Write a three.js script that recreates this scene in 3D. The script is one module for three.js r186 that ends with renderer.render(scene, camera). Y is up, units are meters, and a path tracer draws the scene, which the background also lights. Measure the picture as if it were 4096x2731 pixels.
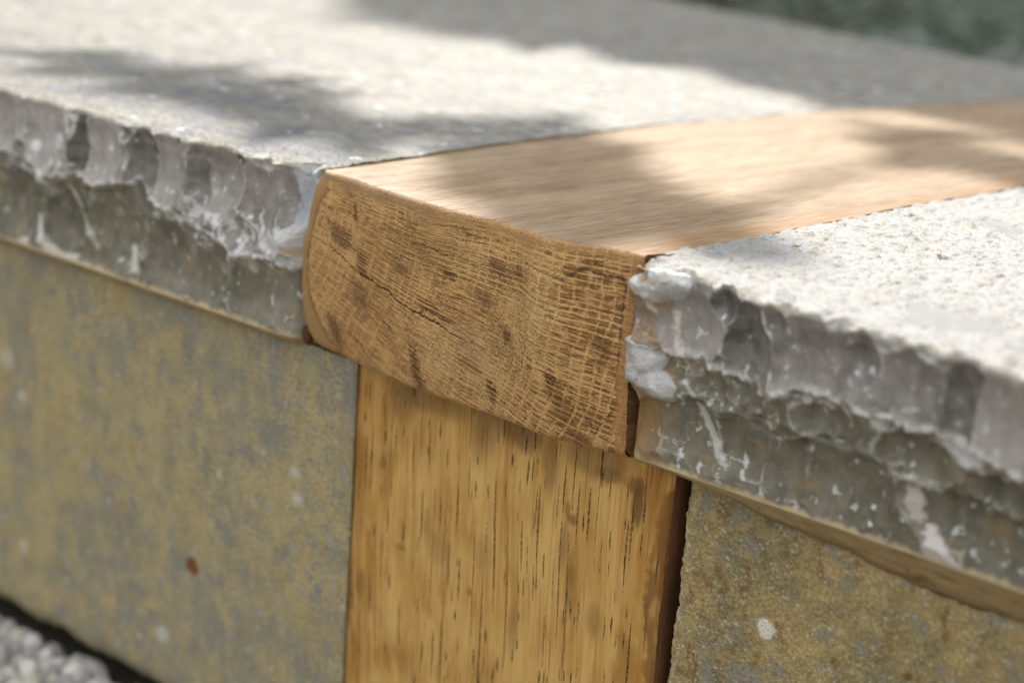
import * as THREE from 'three';
import { mergeGeometries } from 'three/addons/utils/BufferGeometryUtils.js';

// ------------------------------------------------------------------ camera, sky, sun, exposure
const scene = new THREE.Scene();
const camera = new THREE.PerspectiveCamera(23.46, 1024 / 682, 0.05, 400);
{
  // the camera stands 0.6 m in front of the oak block, a little to its right, looking down and rolled by about four degrees
  const right = new THREE.Vector3(0.78736, 0.07484, -0.61193), down = new THREE.Vector3(0.24808, -0.94716, 0.20336), fwd = new THREE.Vector3(-0.56437, -0.31192, -0.76432);
  const m = new THREE.Matrix4().makeBasis(right, down.clone().negate(), fwd.clone().negate());
  camera.quaternion.setFromRotationMatrix(m);
  camera.position.set(0.31306, 0.15544, 0.50133);
  camera.focus = 0.652;
  camera.userData.fStop = 4.8;
}
scene.add(camera);
const SUN = new THREE.Vector3(-0.36, 0.68, -0.58).normalize();
{   // a bright, thinly veiled summer sky: brightest overhead and round the sun, dimmer towards the horizon
  const mix3 = (a, b, t) => a + (b - a) * t, w = 512, h = 256, d = new Float32Array(w * h * 4), v = new THREE.Vector3();
  for (let j = 0; j < h; j++) for (let i = 0; i < w; i++) {
    const el = ((j + 0.5) / h - 0.5) * Math.PI, az = ((i + 0.5) / w - 0.5) * 2 * Math.PI;
    v.set(Math.cos(az) * Math.cos(el), Math.sin(el), Math.sin(az) * Math.cos(el));
    const up = Math.max(0, v.y), lum = 0.40 + 0.75 * Math.pow(up, 0.8), glow = 0.8 * Math.exp(-Math.acos(Math.min(1, v.dot(SUN))) * 2.4), k = (j * w + i) * 4;
    d[k] = lum * mix3(1.0, 0.93, up) + glow; d[k + 1] = lum * mix3(0.98, 0.985, up) + 0.95 * glow; d[k + 2] = lum * mix3(0.95, 1.06, up) + 0.85 * glow; d[k + 3] = 1;
  }
  const t = new THREE.DataTexture(d, w, h, THREE.RGBAFormat, THREE.FloatType);
  t.mapping = THREE.EquirectangularReflectionMapping; t.magFilter = t.minFilter = THREE.LinearFilter; t.needsUpdate = true;
  scene.background = t; scene.environment = t;
}
const sun = new THREE.DirectionalLight(new THREE.Color(1, 0.94, 0.86), 4.2);
sun.name = 'sun';
sun.position.copy(SUN).multiplyScalar(8);
sun.castShadow = true;
sun.shadow.mapSize.set(4096, 4096);
Object.assign(sun.shadow.camera, { left: -2, right: 2, top: 2, bottom: -2, near: 0.5, far: 20 });
scene.add(sun, sun.target);
const renderer = new THREE.WebGLRenderer({ antialias: true });
renderer.toneMapping = THREE.LinearToneMapping;
renderer.toneMappingExposure = 1.27;
renderer.shadowMap.enabled = true;
renderer.setSize(1024, 682);

// ------------------------------------------------------------------ noise and small maths (millimetres inside the builders)
let seed = 7;
const rnd = () => { seed = (seed * 1664525 + 1013904223) >>> 0; return seed / 4294967296; };
const rr = (a, b) => a + (b - a) * rnd();
const clamp = (x, a = 0, b = 1) => (x < a ? a : x > b ? b : x);
const sm = (a, b, x) => { const t = clamp((x - a) / (b - a)); return t * t * (3 - 2 * t); };
const mix = (a, b, t) => a + (b - a) * t;
const PERM = new Uint8Array(512);
{ const p = [...Array(256).keys()]; for (let i = 255; i > 0; i--) { const j = (rnd() * (i + 1)) | 0; [p[i], p[j]] = [p[j], p[i]]; } for (let i = 0; i < 512; i++) PERM[i] = p[i & 255]; }
const GX = new Float32Array(256), GY = new Float32Array(256), HV = new Float32Array(256);
for (let i = 0; i < 256; i++) { const a = rnd() * 6.2832; GX[i] = Math.cos(a) * 1.5; GY[i] = Math.sin(a) * 1.5; HV[i] = rnd(); }
function n2(x, y) {   // gradient noise, about -1..1
  const xi = Math.floor(x), yi = Math.floor(y), fx = x - xi, fy = y - yi, X = xi & 255, Y = yi & 255;
  const a = PERM[X] + Y, b = PERM[X + 1 & 255] + Y, ia = PERM[a & 255], ib = PERM[b & 255], ic = PERM[a + 1 & 255], id = PERM[b + 1 & 255];
  const u = fx * fx * fx * (fx * (fx * 6 - 15) + 10), v = fy * fy * fy * (fy * (fy * 6 - 15) + 10);
  const p = GX[ia] * fx + GY[ia] * fy, q = GX[ib] * (fx - 1) + GY[ib] * fy, r = GX[ic] * fx + GY[ic] * (fy - 1), s = GX[id] * (fx - 1) + GY[id] * (fy - 1);
  const t0 = p + (q - p) * u, t1 = r + (s - r) * u;
  return t0 + (t1 - t0) * v;
}
const fbm = (x, y, o = 4) => { let s = 0, a = 0.5; for (let i = 0; i < o; i++) { s += a * n2(x, y); x = x * 2.03 + 17.1; y = y * 2.03 - 9.7; a *= 0.5; } return s; };
const hash = (i, j, k = 0) => HV[PERM[(PERM[(PERM[i & 255] + j) & 255] + k) & 255]];
const W = { f1: 0, f2: 0, id: 0, dx: 0, dy: 0 };
function worley(x, y, jit = 0.9) {
  const xi = Math.floor(x), yi = Math.floor(y); let f1 = 9, f2 = 9, id = 0, ddx = 0, ddy = 0;
  for (let j = -1; j <= 1; j++) for (let i = -1; i <= 1; i++) {
    const cx = xi + i, cy = yi + j, dx = cx + 0.5 + (hash(cx, cy, 1) - 0.5) * jit - x, dy = cy + 0.5 + (hash(cx, cy, 2) - 0.5) * jit - y, d = dx * dx + dy * dy;
    if (d < f1) { f2 = f1; f1 = d; id = hash(cx, cy, 3); ddx = dx; ddy = dy; } else if (d < f2) f2 = d;
  }
  W.f1 = Math.sqrt(f1); W.f2 = Math.sqrt(f2); W.id = id; W.dx = ddx; W.dy = ddy;
  return W;
}
function line(pts) {   // piecewise curve through [x, y] pairs with eased corners
  const p = pts.slice().sort((a, b) => a[0] - b[0]);
  return (x) => {
    if (x <= p[0][0]) return p[0][1];
    for (let i = 1; i < p.length; i++) if (x <= p[i][0]) { const t = (x - p[i - 1][0]) / (p[i][0] - p[i - 1][0]); return mix(p[i - 1][1], p[i][1], t * 0.5 + 0.5 * t * t * (3 - 2 * t)); }
    return p[p.length - 1][1];
  };
}
function distTo(pts, x, y) {   // distance to an open polyline
  let m = 1e9;
  for (let i = 1; i < pts.length; i++) {
    const ax = pts[i - 1][0], ay = pts[i - 1][1], bx = pts[i][0] - ax, by = pts[i][1] - ay, t = clamp(((x - ax) * bx + (y - ay) * by) / (bx * bx + by * by + 1e-9)), dx = ax + bx * t - x, dy = ay + by * t - y, d = dx * dx + dy * dy;
    if (d < m) m = d;
  }
  return Math.sqrt(m);
}
function inPoly(pts, x, y) {   // signed distance, inside positive
  let c = false;
  for (let i = 0, j = pts.length - 1; i < pts.length; j = i++) if ((pts[i][1] > y) !== (pts[j][1] > y) && x < ((pts[j][0] - pts[i][0]) * (y - pts[i][1])) / (pts[j][1] - pts[i][1]) + pts[i][0]) c = !c;
  const d = distTo([...pts, pts[0]], x, y);
  return c ? d : -d;
}

// ------------------------------------------------------------------ baking textures and building meshes
const toSrgb = new Uint8Array(4097);
for (let i = 0; i <= 4096; i++) { const c = i / 4096; toSrgb[i] = Math.round(255 * (c <= 0.0031308 ? 12.92 * c : 1.055 * Math.pow(c, 1 / 2.4) - 0.055)); }
// fn(x, y, o) fills o: r g b (linear base colour), h (fine relief 0..1), q (roughness)
function bake(w, h, x0, x1, y0, y1, fn) {
  const col = new Uint8Array(w * h * 4), rel = new Uint8Array(w * h * 4), o = { r: 0, g: 0, b: 0, h: 0.5, q: 0.7 };
  for (let j = 0; j < h; j++) for (let i = 0; i < w; i++) {
    o.h = 0.5; o.q = 0.7;
    fn(mix(x0, x1, (i + 0.5) / w), mix(y0, y1, (j + 0.5) / h), o);
    const k = (j * w + i) * 4;
    col[k] = toSrgb[(clamp(o.r) * 4096) | 0]; col[k + 1] = toSrgb[(clamp(o.g) * 4096) | 0]; col[k + 2] = toSrgb[(clamp(o.b) * 4096) | 0]; col[k + 3] = 255;
    rel[k] = clamp(o.h) * 255; rel[k + 1] = clamp(o.q) * 255; rel[k + 2] = 0; rel[k + 3] = 255;
  }
  const tex = (d, srgb) => { const t = new THREE.DataTexture(d, w, h); t.magFilter = THREE.LinearFilter; t.minFilter = THREE.LinearMipmapLinearFilter; t.generateMipmaps = true; t.wrapS = t.wrapT = THREE.MirroredRepeatWrapping; if (srgb) t.colorSpace = THREE.SRGBColorSpace; t.needsUpdate = true; return t; };
  return { col: tex(col, true), rel: tex(rel, false) };
}
function mat(name, b, bump, channel = 0, extra = {}) {
  b.col.channel = b.rel.channel = channel;
  const m = new THREE.MeshPhysicalMaterial({ map: b.col, bumpMap: b.rel, bumpScale: bump, roughnessMap: b.rel, roughness: 1, ...extra });
  m.name = name;
  return m;
}
class Shape {   // grids of points gathered into one mesh: each grid has its own material slot and two sets of texture coordinates
  constructor() { this.p = []; this.u = []; this.v = []; this.n = []; this.parts = []; }
  grid(nu, nv, slot, fn, flip = false, slotOf = null) {   // fn(i, j) -> [x, y, z, u0, v0, u1, v1] in millimetres
    const base = this.p.length / 3, idx = new Map(), P = [];
    for (let j = 0; j <= nv; j++) for (let i = 0; i <= nu; i++) {
      const q = fn(i, j);
      this.p.push(q[0] / 1000, q[1] / 1000, q[2] / 1000); this.u.push(q[3] ?? 0, q[4] ?? 0); this.v.push(q[5] ?? q[3] ?? 0, q[6] ?? q[4] ?? 0);
      P.push(this.p.length / 3 - 1);
    }
    const c = nu + 1;
    for (let j = 0; j < nv; j++) {
      const s = slotOf ? slotOf(j) : slot;
      if (!idx.has(s)) idx.set(s, []);
      const L = idx.get(s);
      for (let i = 0; i < nu; i++) {
        const a = base + j * c + i, b = a + 1, d = a + c, e = d + 1;
        if (flip) L.push(a, d, b, b, d, e); else L.push(a, b, d, b, e, d);
      }
    }
    for (const [s, L] of idx) this.parts.push([s, L]);
    return this;
  }
  geometry() {
    const g = new THREE.BufferGeometry();
    g.setAttribute('position', new THREE.BufferAttribute(new Float32Array(this.p), 3));
    g.setAttribute('uv', new THREE.BufferAttribute(new Float32Array(this.u), 2));
    g.setAttribute('uv1', new THREE.BufferAttribute(new Float32Array(this.v), 2));
    const parts = this.parts.slice().sort((a, b) => a[0] - b[0]), total = parts.reduce((s, q) => s + q[1].length, 0), index = new Uint32Array(total);
    let at = 0;
    for (const [s, L] of parts) { index.set(L, at); g.addGroup(at, L.length, s); at += L.length; }
    g.setIndex(new THREE.BufferAttribute(index, 1));
    g.computeVertexNormals();
    return g;
  }
}
function tag(o, label, category, group, kind) {
  if (label) o.userData.label = label;
  if (category) o.userData.category = category;
  if (group) o.userData.group = group;
  if (kind) o.userData.kind = kind;
  return o;
}
function put(name, geometry, material, parent = scene) {
  const m = new THREE.Mesh(geometry, material);
  m.name = name; m.castShadow = m.receiveShadow = true;
  parent.add(m);
  return m;
}
const steps = (list) => { const out = []; for (const [a, b, d] of list) { const n = Math.max(1, Math.round(Math.abs(b - a) / d)); for (let i = 0; i < n; i++) out.push(a + ((b - a) * i) / n); } out.push(list[list.length - 1][1]); return out; };

// ------------------------------------------------------------------ plan of the bench (millimetres; x along the front, y up from the seat, z towards the viewer)
const GROUND = -318;
const backZ = (x) => Math.max(-900, -605 + 0.245 * Math.min(x, 200));   // the back edge of the seat runs off at an angle
const beamLeft = line([[-760, -4], [-530, -60], [-300, -122], [-210, -144], [-92, -158], [0, -165], [30, -168]]);
const beamRight = line([[-760, 132], [-261, 45], [-141, 24], [-78, 15], [-21, 6], [0, 0], [30, -3]]);

// ------------------------------------------------------------------ split limestone: a face broken into shallow shells
function makeFace(cfg) {
  const F = [];
  const add = (x, y, rx, ry, d, sx = 0, sy = 0, tone = null) => F.push({ x, y, rx: 1 / rx, ry: 1 / ry, d, sx, sy, tone: tone ?? rnd(), reach: 2.6 * Math.max(rx, ry) });
  for (const a of cfg.shells) add(...a);
  for (let k = 0; k < cfg.extra; k++) {   // smaller flakes between the large shells
    const x = rr(cfg.x0, cfg.x1), y = rr(-84, 2), s = rr(5, 13);
    add(x, y, s * rr(0.7, 1.3), s * rr(0.7, 1.4), rr(-0.9, 1.2), rr(-0.15, 0.15), rr(-0.12, 0.12));
  }
  for (let k = 0; k < cfg.extra * 1.2; k++) {   // chips along the top arris and along the ledges
    const x = rr(cfg.x0, cfg.x1), on = rnd(), y = on < 0.5 ? rr(-7, 1) : cfg.ledge(x) + rr(-6, 5), s = rr(2.2, 6);
    add(x, y, s * rr(0.8, 1.5), s, rr(-1.2, 0.8), rr(-0.3, 0.3), rr(-0.4, 0.15));
  }
  const cell = 12, cells = new Map();
  F.forEach((f, k) => { for (let i = Math.floor((f.x - f.reach) / cell); i <= Math.floor((f.x + f.reach) / cell); i++) for (let j = Math.floor((f.y - f.reach) / cell); j <= Math.floor((f.y + f.reach) / cell); j++) { const key = i * 1000 + j; if (!cells.has(key)) cells.set(key, []); cells.get(key).push(k); } });
  const out = { z: 0, tone: 0.5, ridge: 0, led: 0, led2: 0 };
  return (x, y) => {
    const wx = x + 1.6 * n2(x * 0.09, y * 0.09) + 0.5 * n2(x * 0.35, y * 0.35 + 7), wy = y + 1.8 * n2(x * 0.08 + 31, y * 0.1) + 0.5 * n2(x * 0.4 + 9, y * 0.4);
    let a = 2.6, b = 9, tone = 0.5;
    for (const k of cells.get(Math.floor(wx / cell) * 1000 + Math.floor(wy / cell)) ?? []) {
      const f = F[k], dx = wx - f.x, dy = wy - f.y, ex = dx * f.rx, ey = dy * f.ry, h = f.d + f.sx * dx + f.sy * dy + 4.6 * (ex * ex + ey * ey);
      if (h < a) { b = a; a = h; tone = f.tone; } else if (h < b) b = h;
    }
    const ly = cfg.ledge(wx) + 1.2 * n2(x * 0.25, 3.3), l2 = cfg.ledge2 ? cfg.ledge2(wx) + 1.1 * n2(x * 0.3, 8.8) : -200;
    const e1 = (y - ly) + 0.9 * n2(x * 0.5, y * 0.5), e2 = (y - l2) + 0.9 * n2(x * 0.5 + 4, y * 0.5);
    const p1 = cfg.proud(x) , up1 = sm(-0.6 - p1 * 0.18, 1.0, e1), up2 = cfg.ledge2 ? sm(-1.2, 0.8, e2) : 0;
    out.z = a * (1.05 + 0.3 * up1) * sm(-82, -74, y) - (cfg.inset ? cfg.inset(x) : 0) + p1 * up1 + (cfg.proud2 ?? 0) * up2 + cfg.lean(x) * clamp((y + 80) / 80) + 0.45 * fbm(x * 0.06, y * 0.06, 3) + 0.12 * fbm(x * 0.4, y * 0.4, 3);
    out.tone = tone; out.ridge = b - a; out.led = e1; out.led2 = e2;
    return out;
  };
}
function stonePaint(face, cfg) {
  return (x, y, o) => {
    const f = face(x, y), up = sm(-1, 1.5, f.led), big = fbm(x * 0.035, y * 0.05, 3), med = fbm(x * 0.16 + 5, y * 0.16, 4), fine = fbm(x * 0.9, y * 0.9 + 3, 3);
    // fresh grey stone, each shell with its own tone, painted darker where tilted into shade; more olive below the ledge
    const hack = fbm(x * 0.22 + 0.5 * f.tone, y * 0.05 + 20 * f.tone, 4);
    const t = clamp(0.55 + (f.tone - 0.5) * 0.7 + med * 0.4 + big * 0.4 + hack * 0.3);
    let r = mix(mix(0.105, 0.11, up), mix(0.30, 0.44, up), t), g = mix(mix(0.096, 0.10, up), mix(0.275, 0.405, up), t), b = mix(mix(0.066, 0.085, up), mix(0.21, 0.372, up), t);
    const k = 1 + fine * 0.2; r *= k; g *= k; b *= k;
    const lay = (w, R, G, B) => { r = mix(r, R, w); g = mix(g, G, w); b = mix(b, B, w); };
    // ochre along the ledge and in clouds of the lower half
    lay(0.5 * sm(0.15, 0.5, fbm(x * 0.07 + 40, y * 0.11, 4) - 0.25 * up), 0.33, 0.24, 0.11);
    lay(0.6 * sm(4.5, 0.5, Math.abs(f.led + 1.5 + 2 * med)) * sm(-0.1, 0.35, fbm(x * 0.13, 2.2, 2) + 0.1), 0.36, 0.25, 0.11);
    // crushed, whitened ridges between the shells
    const cg = fbm(x * 0.09 + 11, y * 0.09 + 5, 4), crush = sm(1.0, 0.3, f.ridge * (1.6 - 1.8 * cg) + 1.0 * fine + 0.6 * med) * sm(-0.06, 0.3, cg);
    lay(0.92 * crush * (0.5 + 0.5 * up), 0.72, 0.70, 0.67);
    lay(0.8 * sm(3.4, 0.2, Math.abs(f.led - 0.9) + 2.2 * med + 1.2 * fine) * sm(-0.35, 0.12, fbm(x * 0.14 + 3, y * 0.2, 4)), 0.76, 0.74, 0.72);
    if (cfg.ledge2) lay(0.6 * sm(2.0, 0.2, Math.abs(f.led2 - 0.5) + 1.6 * med + fine) * sm(-0.1, 0.3, fbm(x * 0.17 + 13, y * 0.2, 3)), 0.68, 0.63, 0.55);
    // scattered white bruises
    const br = fbm(x * 0.22 + 70, y * 0.16 + 3, 4) + cfg.bruise(x, y);
    lay(0.8 * sm(0.26, 0.42, br + 0.2 * fine), 0.72, 0.71, 0.70);
    for (const [pts, R, G, B, w] of cfg.marks) {
      const d = inPoly(pts, x + 1.6 * fbm(x * 0.3, y * 0.3 + 20, 3), y + 1.6 * fbm(x * 0.3 + 30, y * 0.3, 3));
      if (d > -3) lay(w * sm(-0.8, 1.0, d + 1.2 * fine + 1.2 * med), R, G, B);
    }
    for (const [px, py, s] of cfg.spots) { const d = Math.hypot(x - px, y - py) / s; if (d < 1.6) lay(0.9 * sm(1.1, 0.55, d + 0.45 * n2(x * 0.8, y * 0.8) + 0.4 * fine), 0.82, 0.82, 0.82); }
    // thin white veins that run down the stone
    const vein = Math.abs(n2(x * 0.11 + 0.4 * n2(x * 0.3, y * 0.2), y * 0.022 + 50));
    lay(0.7 * sm(0.018, 0.004, vein) * sm(0.0, 0.3, n2(x * 0.06 + 8, y * 0.08)), 0.74, 0.72, 0.70);
    // cream crust of the old bed along the bottom, grey-cream weathering over the top arris
    lay(sm(-76.5, -79.5, y + 1.2 * n2(x * 0.3, 1) + 1.5 * med), 0.62, 0.50, 0.31);
    lay(0.85 * sm(-4.5, -0.3, y + 2.4 * med + 2 * n2(x * 0.18, 6)), 0.58, 0.55, 0.46);
    cfg.last?.(x, y, lay, fine, med);
    o.r = r; o.g = g; o.b = b; o.h = 0.5 + 0.25 * fine + 0.15 * n2(x * 2.2, y * 2.2) + 0.2 * hack; o.q = 0.42 + 0.2 * crush + 0.12 * med + 0.12 * fine;
  };
}
function bedPaint(x, y, o) {   // smooth tan crust under the slab
  const m = fbm(x * 0.08, y * 0.3, 4), f = fbm(x * 0.7, y * 0.7, 3), d = sm(0.72, 0.8, n2(x * 0.33, y * 0.33 + 9));
  const st = 0.12 * sm(0.1, 0.5, fbm(x * 0.05 + 3, y * 0.12, 4)); o.r = 0.40 + 0.13 * m + 0.09 * f - 0.25 * d - st; o.g = 0.285 + 0.11 * m + 0.07 * f - 0.18 * d - st; o.b = 0.135 + 0.07 * m + 0.05 * f - 0.07 * d - 0.6 * st; o.h = 0.5 + 0.3 * f; o.q = 0.85;
}

// --- left slab
const ledgeL = line([[-1100, -36], [-391, -33], [-377, -33], [-361, -39], [-349, -42], [-335, -35], [-325, -34], [-310, -36], [-297, -32], [-283, -29], [-274, -33], [-262, -37], [-252, -41], [-242, -42], [-227, -43], [-220, -50], [-195, -47], [-160, -49]]);
const cfgL = {
  x0: -430, x1: -160, extra: 120, inset: line([[-1100, 0], [-188, 0], [-181, 1.5], [-176, 7], [-165, 9]]), ledge: ledgeL, proud: line([[-1100, 6], [-390, 9], [-300, 9], [-250, 5], [-200, 3], [-165, 2.5]]), lean: line([[-1100, -8], [-400, -7], [-300, -5], [-200, -3], [-165, -3]]),
  shells: [[-346, -14, 17, 20, -3.4, 0.02, 0, 0.85], [-323, -17, 6, 19, -4.5, -0.42, 0, 0.05], [-304, -16, 15, 24, -3.6, 0.05, 0, 0.95], [-281, -16, 9, 18, -5, -0.4, 0.05, 0.12], [-260, -16, 17, 19, -2.2, 0.1, 0, 0.7], [-240, -20, 7, 22, -3.4, -0.3, 0, 0.45], [-223, -15, 16, 17, -3.6, 0.12, 0, 0.62], [-201, -22, 14, 20, -3, 0.05, 0, 0.6], [-184, -14, 12, 20, -2, 0, 0, 0.5], [-381, -16, 13, 22, -3.2, 0.1, 0, 0.7], [-405, -15, 14, 22, -3.5, 0, 0, 0.4],
    [-339, -57, 19, 20, -3, 0, 0.04, 0.1], [-376, -58, 22, 22, -3.4, 0, 0, 0.25], [-297, -58, 23, 20, -2.6, 0, 0, 0.4], [-262, -62, 22, 18, -3, 0, 0, 0.35], [-235, -66, 17, 16, -2.4, 0, 0, 0.45], [-204, -64, 19, 16, -2.6, 0, 0, 0.5], [-183, -62, 13, 16, -2.4, 0, 0, 0.5], [-209, -38, 12, 11, -2.6, 0, 0, 0.55], [-318, -74, 20, 12, -2.4, 0, 0, 0.3], [-410, -60, 20, 22, -3, 0, 0, 0.3]],
  bruise: (x, y) => 0.36 * Math.exp(-(((x + 232) / 32) ** 2 + ((y + 36 + 0.2 * (x + 232)) / 11) ** 2)) + 0.2 * Math.exp(-(((x + 352) / 26) ** 2 + ((y + 33) / 7) ** 2)) + 0.24 * Math.exp(-(((x + 195) / 20) ** 2 + ((y + 36) / 9) ** 2)) - 0.06,
  marks: [[[[-365, -62], [-361, -61], [-357, -69], [-350, -74], [-340, -76], [-329, -75], [-331, -79], [-352, -80], [-361, -74]], 0.78, 0.75, 0.68, 0.95], [[[-338, -42], [-334, -42], [-328, -50], [-330, -52], [-334, -49]], 0.76, 0.74, 0.68, 0.95], [[[-330, -53], [-326, -54], [-318, -60], [-313, -68], [-318, -70], [-324, -62]], 0.72, 0.69, 0.6, 0.8], [[[-293, -61], [-288, -61], [-283, -74], [-289, -74]], 0.74, 0.71, 0.62, 0.85], [[[-184, -4], [-169, -1], [-170, -30], [-182, -30], [-180, -18]], 0.52, 0.56, 0.6, 0.85], [[[-376, -76], [-368, -74], [-370, -79], [-378, -79]], 0.7, 0.68, 0.62, 0.8]],
  spots: [[-340, -20, 4.5], [-356, -24, 3.2], [-303, -16, 1.6], [-208, -30, 1.3], [-200, -33, 1.1], [-214, -42, 1.2]],
};
// --- right slab
const ledgeR = line([[-10, -33], [10, -33], [22, -34], [33, -31], [43, -33], [53, -34], [65, -36], [76, -31], [89, -31], [100, -31], [110, -30], [119, -33], [126, -30], [137, -33], [147, -35], [160, -36], [800, -34]]);
const ledgeR2 = line([[-10, -62], [20, -50], [29, -47], [44, -45], [57, -46], [69, -52], [81, -46], [93, -45], [104, -49], [114, -48], [118, -51], [130, -51], [142, -51], [156, -53], [800, -52]]);
const cfgR = {
  x0: -2, x1: 190, extra: 95, ledge: ledgeR, ledge2: ledgeR2, proud: line([[0, 3.5], [40, 5], [80, 6.5], [160, 7.5], [800, 7]]), proud2: 3, lean: line([[0, 1], [22, -1], [45, 3], [61, 8], [82, 6], [110, 6], [132, 9], [156, 13], [800, 13]]),
  shells: [[29, -20, 16, 17, -3.2, 0.05, 0, 0.72], [52, -20, 10, 20, -4.4, -0.28, 0.05, 0.12], [80, -19, 19, 19, -3.6, 0.03, 0, 0.55], [97, -12, 9, 12, -3.2, -0.1, 0, 0.3], [116, -17, 17, 15, -3, 0.05, 0, 0.5], [134, -16, 7, 20, -4.2, -0.3, 0, 0.3], [151, -20, 16, 22, -3.5, 0.1, 0, 0.95], [172, -20, 18, 22, -3.2, 0, 0, 0.6], [8, -24, 10, 12, -2.4, 0.1, 0, 0.6],
    [42, -8, 8, 8, -2.8, 0, -0.15, 0.1], [65, -9, 8, 9, -3, 0, -0.1, 0.3], [120, -27, 13, 7, -2.4, 0, 0.1, 0.85],
    [30, -63, 15, 15, -2.6, 0, 0, 0.35], [52, -62, 14, 15, -2.6, 0, 0, 0.3], [70, -64, 13, 15, -2.8, 0, 0, 0.4], [86, -64, 13, 16, -2.6, 0, 0, 0.45], [101, -62, 12, 16, -2.8, 0, 0, 0.3], [120, -42, 14, 10, -3, 0, 0, 0.2], [134, -60, 15, 14, -3.2, -0.05, 0, 0.15], [151, -65, 16, 16, -3, 0, 0, 0.2], [150, -45, 13, 9, -3.6, 0, 0.1, 0.1], [8, -62, 12, 18, -2.2, 0.05, 0, 0.4], [40, -41, 13, 8, -2.2, 0, 0, 0.5], [60, -42, 12, 8, -2.4, 0, 0, 0.35], [85, -39, 14, 8, -2.4, 0, 0, 0.3], [172, -60, 18, 18, -3, 0, 0, 0.3]],
  bruise: (x, y) => 0.2 * Math.exp(-(((x - 30) / 22) ** 2 + ((y + 40) / 9) ** 2)) + 0.22 * Math.exp(-(((x - 100) / 36) ** 2 + ((y + 31) / 5) ** 2)) + 0.12 * Math.exp(-(((y + 74) / 6) ** 2)) - 0.06,
  marks: [[[[124, -67], [127, -66], [133, -72], [140, -79.5], [133, -80], [125, -79]], 0.76, 0.71, 0.67, 0.95], [[[116, -55], [121, -53], [123.5, -60], [123.5, -66], [119, -67], [116, -62]], 0.6, 0.55, 0.51, 0.95], [[[114, -50], [118, -49], [130, -51], [128, -53.5], [117, -53]], 0.74, 0.70, 0.6, 0.9], [[[126, -31], [136, -30], [143, -38], [137, -40], [130, -35]], 0.72, 0.71, 0.71, 0.9], [[[30, -50], [34, -50], [42, -62], [46, -72], [42, -70], [35, -60]], 0.7, 0.68, 0.65, 0.75], [[[99, -30], [107, -29], [108, -36], [102, -36]], 0.74, 0.73, 0.72, 0.85], [[[18, -16], [20, -16], [22, -25], [26, -32], [23, -32], [19, -25]], 0.74, 0.71, 0.64, 0.85]],
  spots: [[96, -17.5, 1.1], [101, -15.5, 1.4], [34, -21, 0.7], [104, -68, 1.2], [104, -74, 1.0], [42, -12, 0.8]],
  last: (x, y, lay, fine, med) => {   // tannin from the oak has run into the stone beside it
    const s = sm(26, 6, x + 6 * med + 2.5 * n2(x * 0.3, y * 0.12)) * sm(-0.35, 0.25, fbm(x * 0.12 + 2, y * 0.07 + 9, 3) + 0.12 + (y < -48 ? 0.25 : 0));
    lay(0.8 * s, 0.34, 0.19, 0.06);
  },
};

// --- tops of the slabs
function topRight(x, z, o) {   // rough, pebbled skin; a few smooth grey scars
  const wx = x + 1.6 * n2(x * 0.15, z * 0.15), wz = z + 1.6 * n2(x * 0.15 + 20, z * 0.15);
  const scar = sm(0.26, 0.46, 0.6 * fbm(x * 0.04 + 3.1, z * 0.045 + 1.7, 4) + 0.12 * fbm(x * 0.3, z * 0.3, 3) + 0.62 * Math.exp(-(((x - 122) / 34) ** 2 + ((z + 18) / 18) ** 2)) + 0.7 * Math.exp(-(((x - 71) / 18) ** 2 + ((z + 167) / 12) ** 2)) + 0.5 * Math.exp(-(((x - 21) / 7) ** 2 + ((z + 20) / 6) ** 2)));
  const w1 = worley(wx / 7.5, wz / 7), d1 = Math.max(0, 1 - w1.f1 * 1.5), k1 = w1.id, w2 = worley(wx / 3.2 + 40, wz / 2.9), d2 = Math.max(0, 1 - w2.f1 * 1.5), k2 = w2.id;
  const dome = d1 * d1 * (3 - 2 * d1) * k1, grain = d2 * d2 * (3 - 2 * d2) * k2;
  o.h = (1.25 * dome + 0.8 * grain + 0.9 * fbm(x * 0.12, z * 0.12, 4) + 0.22 * n2(x * 0.9, z * 0.9)) * (1 - 0.85 * scar) + 0.5 * fbm(x * 0.03, z * 0.03, 2) - 0.35 * scar;
  o.scar = scar; o.tan = clamp(0.55 * dome + 0.75 * grain);
  return o;
}
const tr = { h: 0, scar: 0, tan: 0 };
function topRightPaint(x, z, o) {
  topRight(x, z, tr);
  const f = fbm(x * 0.8, z * 0.8, 3), m = fbm(x * 0.09 + 9, z * 0.09, 3), n = n2(x * 2.1, z * 2.1);
  const t = clamp(tr.tan * (0.75 + 1.3 * m) + 0.25 * f);
  o.r = mix(0.38, 0.27, t); o.g = mix(0.375, 0.237, t); o.b = mix(0.37, 0.165, t);
  const k = 1 + 0.4 * f + 0.2 * n; o.r *= k; o.g *= k; o.b *= k;
  o.r = mix(o.r, 0.2, tr.scar * 0.85); o.g = mix(o.g, 0.204, tr.scar * 0.85); o.b = mix(o.b, 0.212, tr.scar * 0.85);
  const pit = sm(0.55, 0.7, n2(x * 0.9 + 60, z * 0.9)); o.r = mix(o.r, 0.22, pit * 0.5); o.g = mix(o.g, 0.2, pit * 0.5); o.b = mix(o.b, 0.16, pit * 0.5);
  o.h = clamp(0.5 + 0.5 * f + 0.4 * n); o.q = 0.6 - 0.15 * tr.scar + 0.1 * f;
}
function topLeftH(x, z) { return 0.9 * fbm(x * 0.05, z * 0.06, 3) + 0.5 * fbm(x * 0.22, z * 0.25, 3) + 0.25 * n2(x * 0.7, z * 0.7); }
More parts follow.
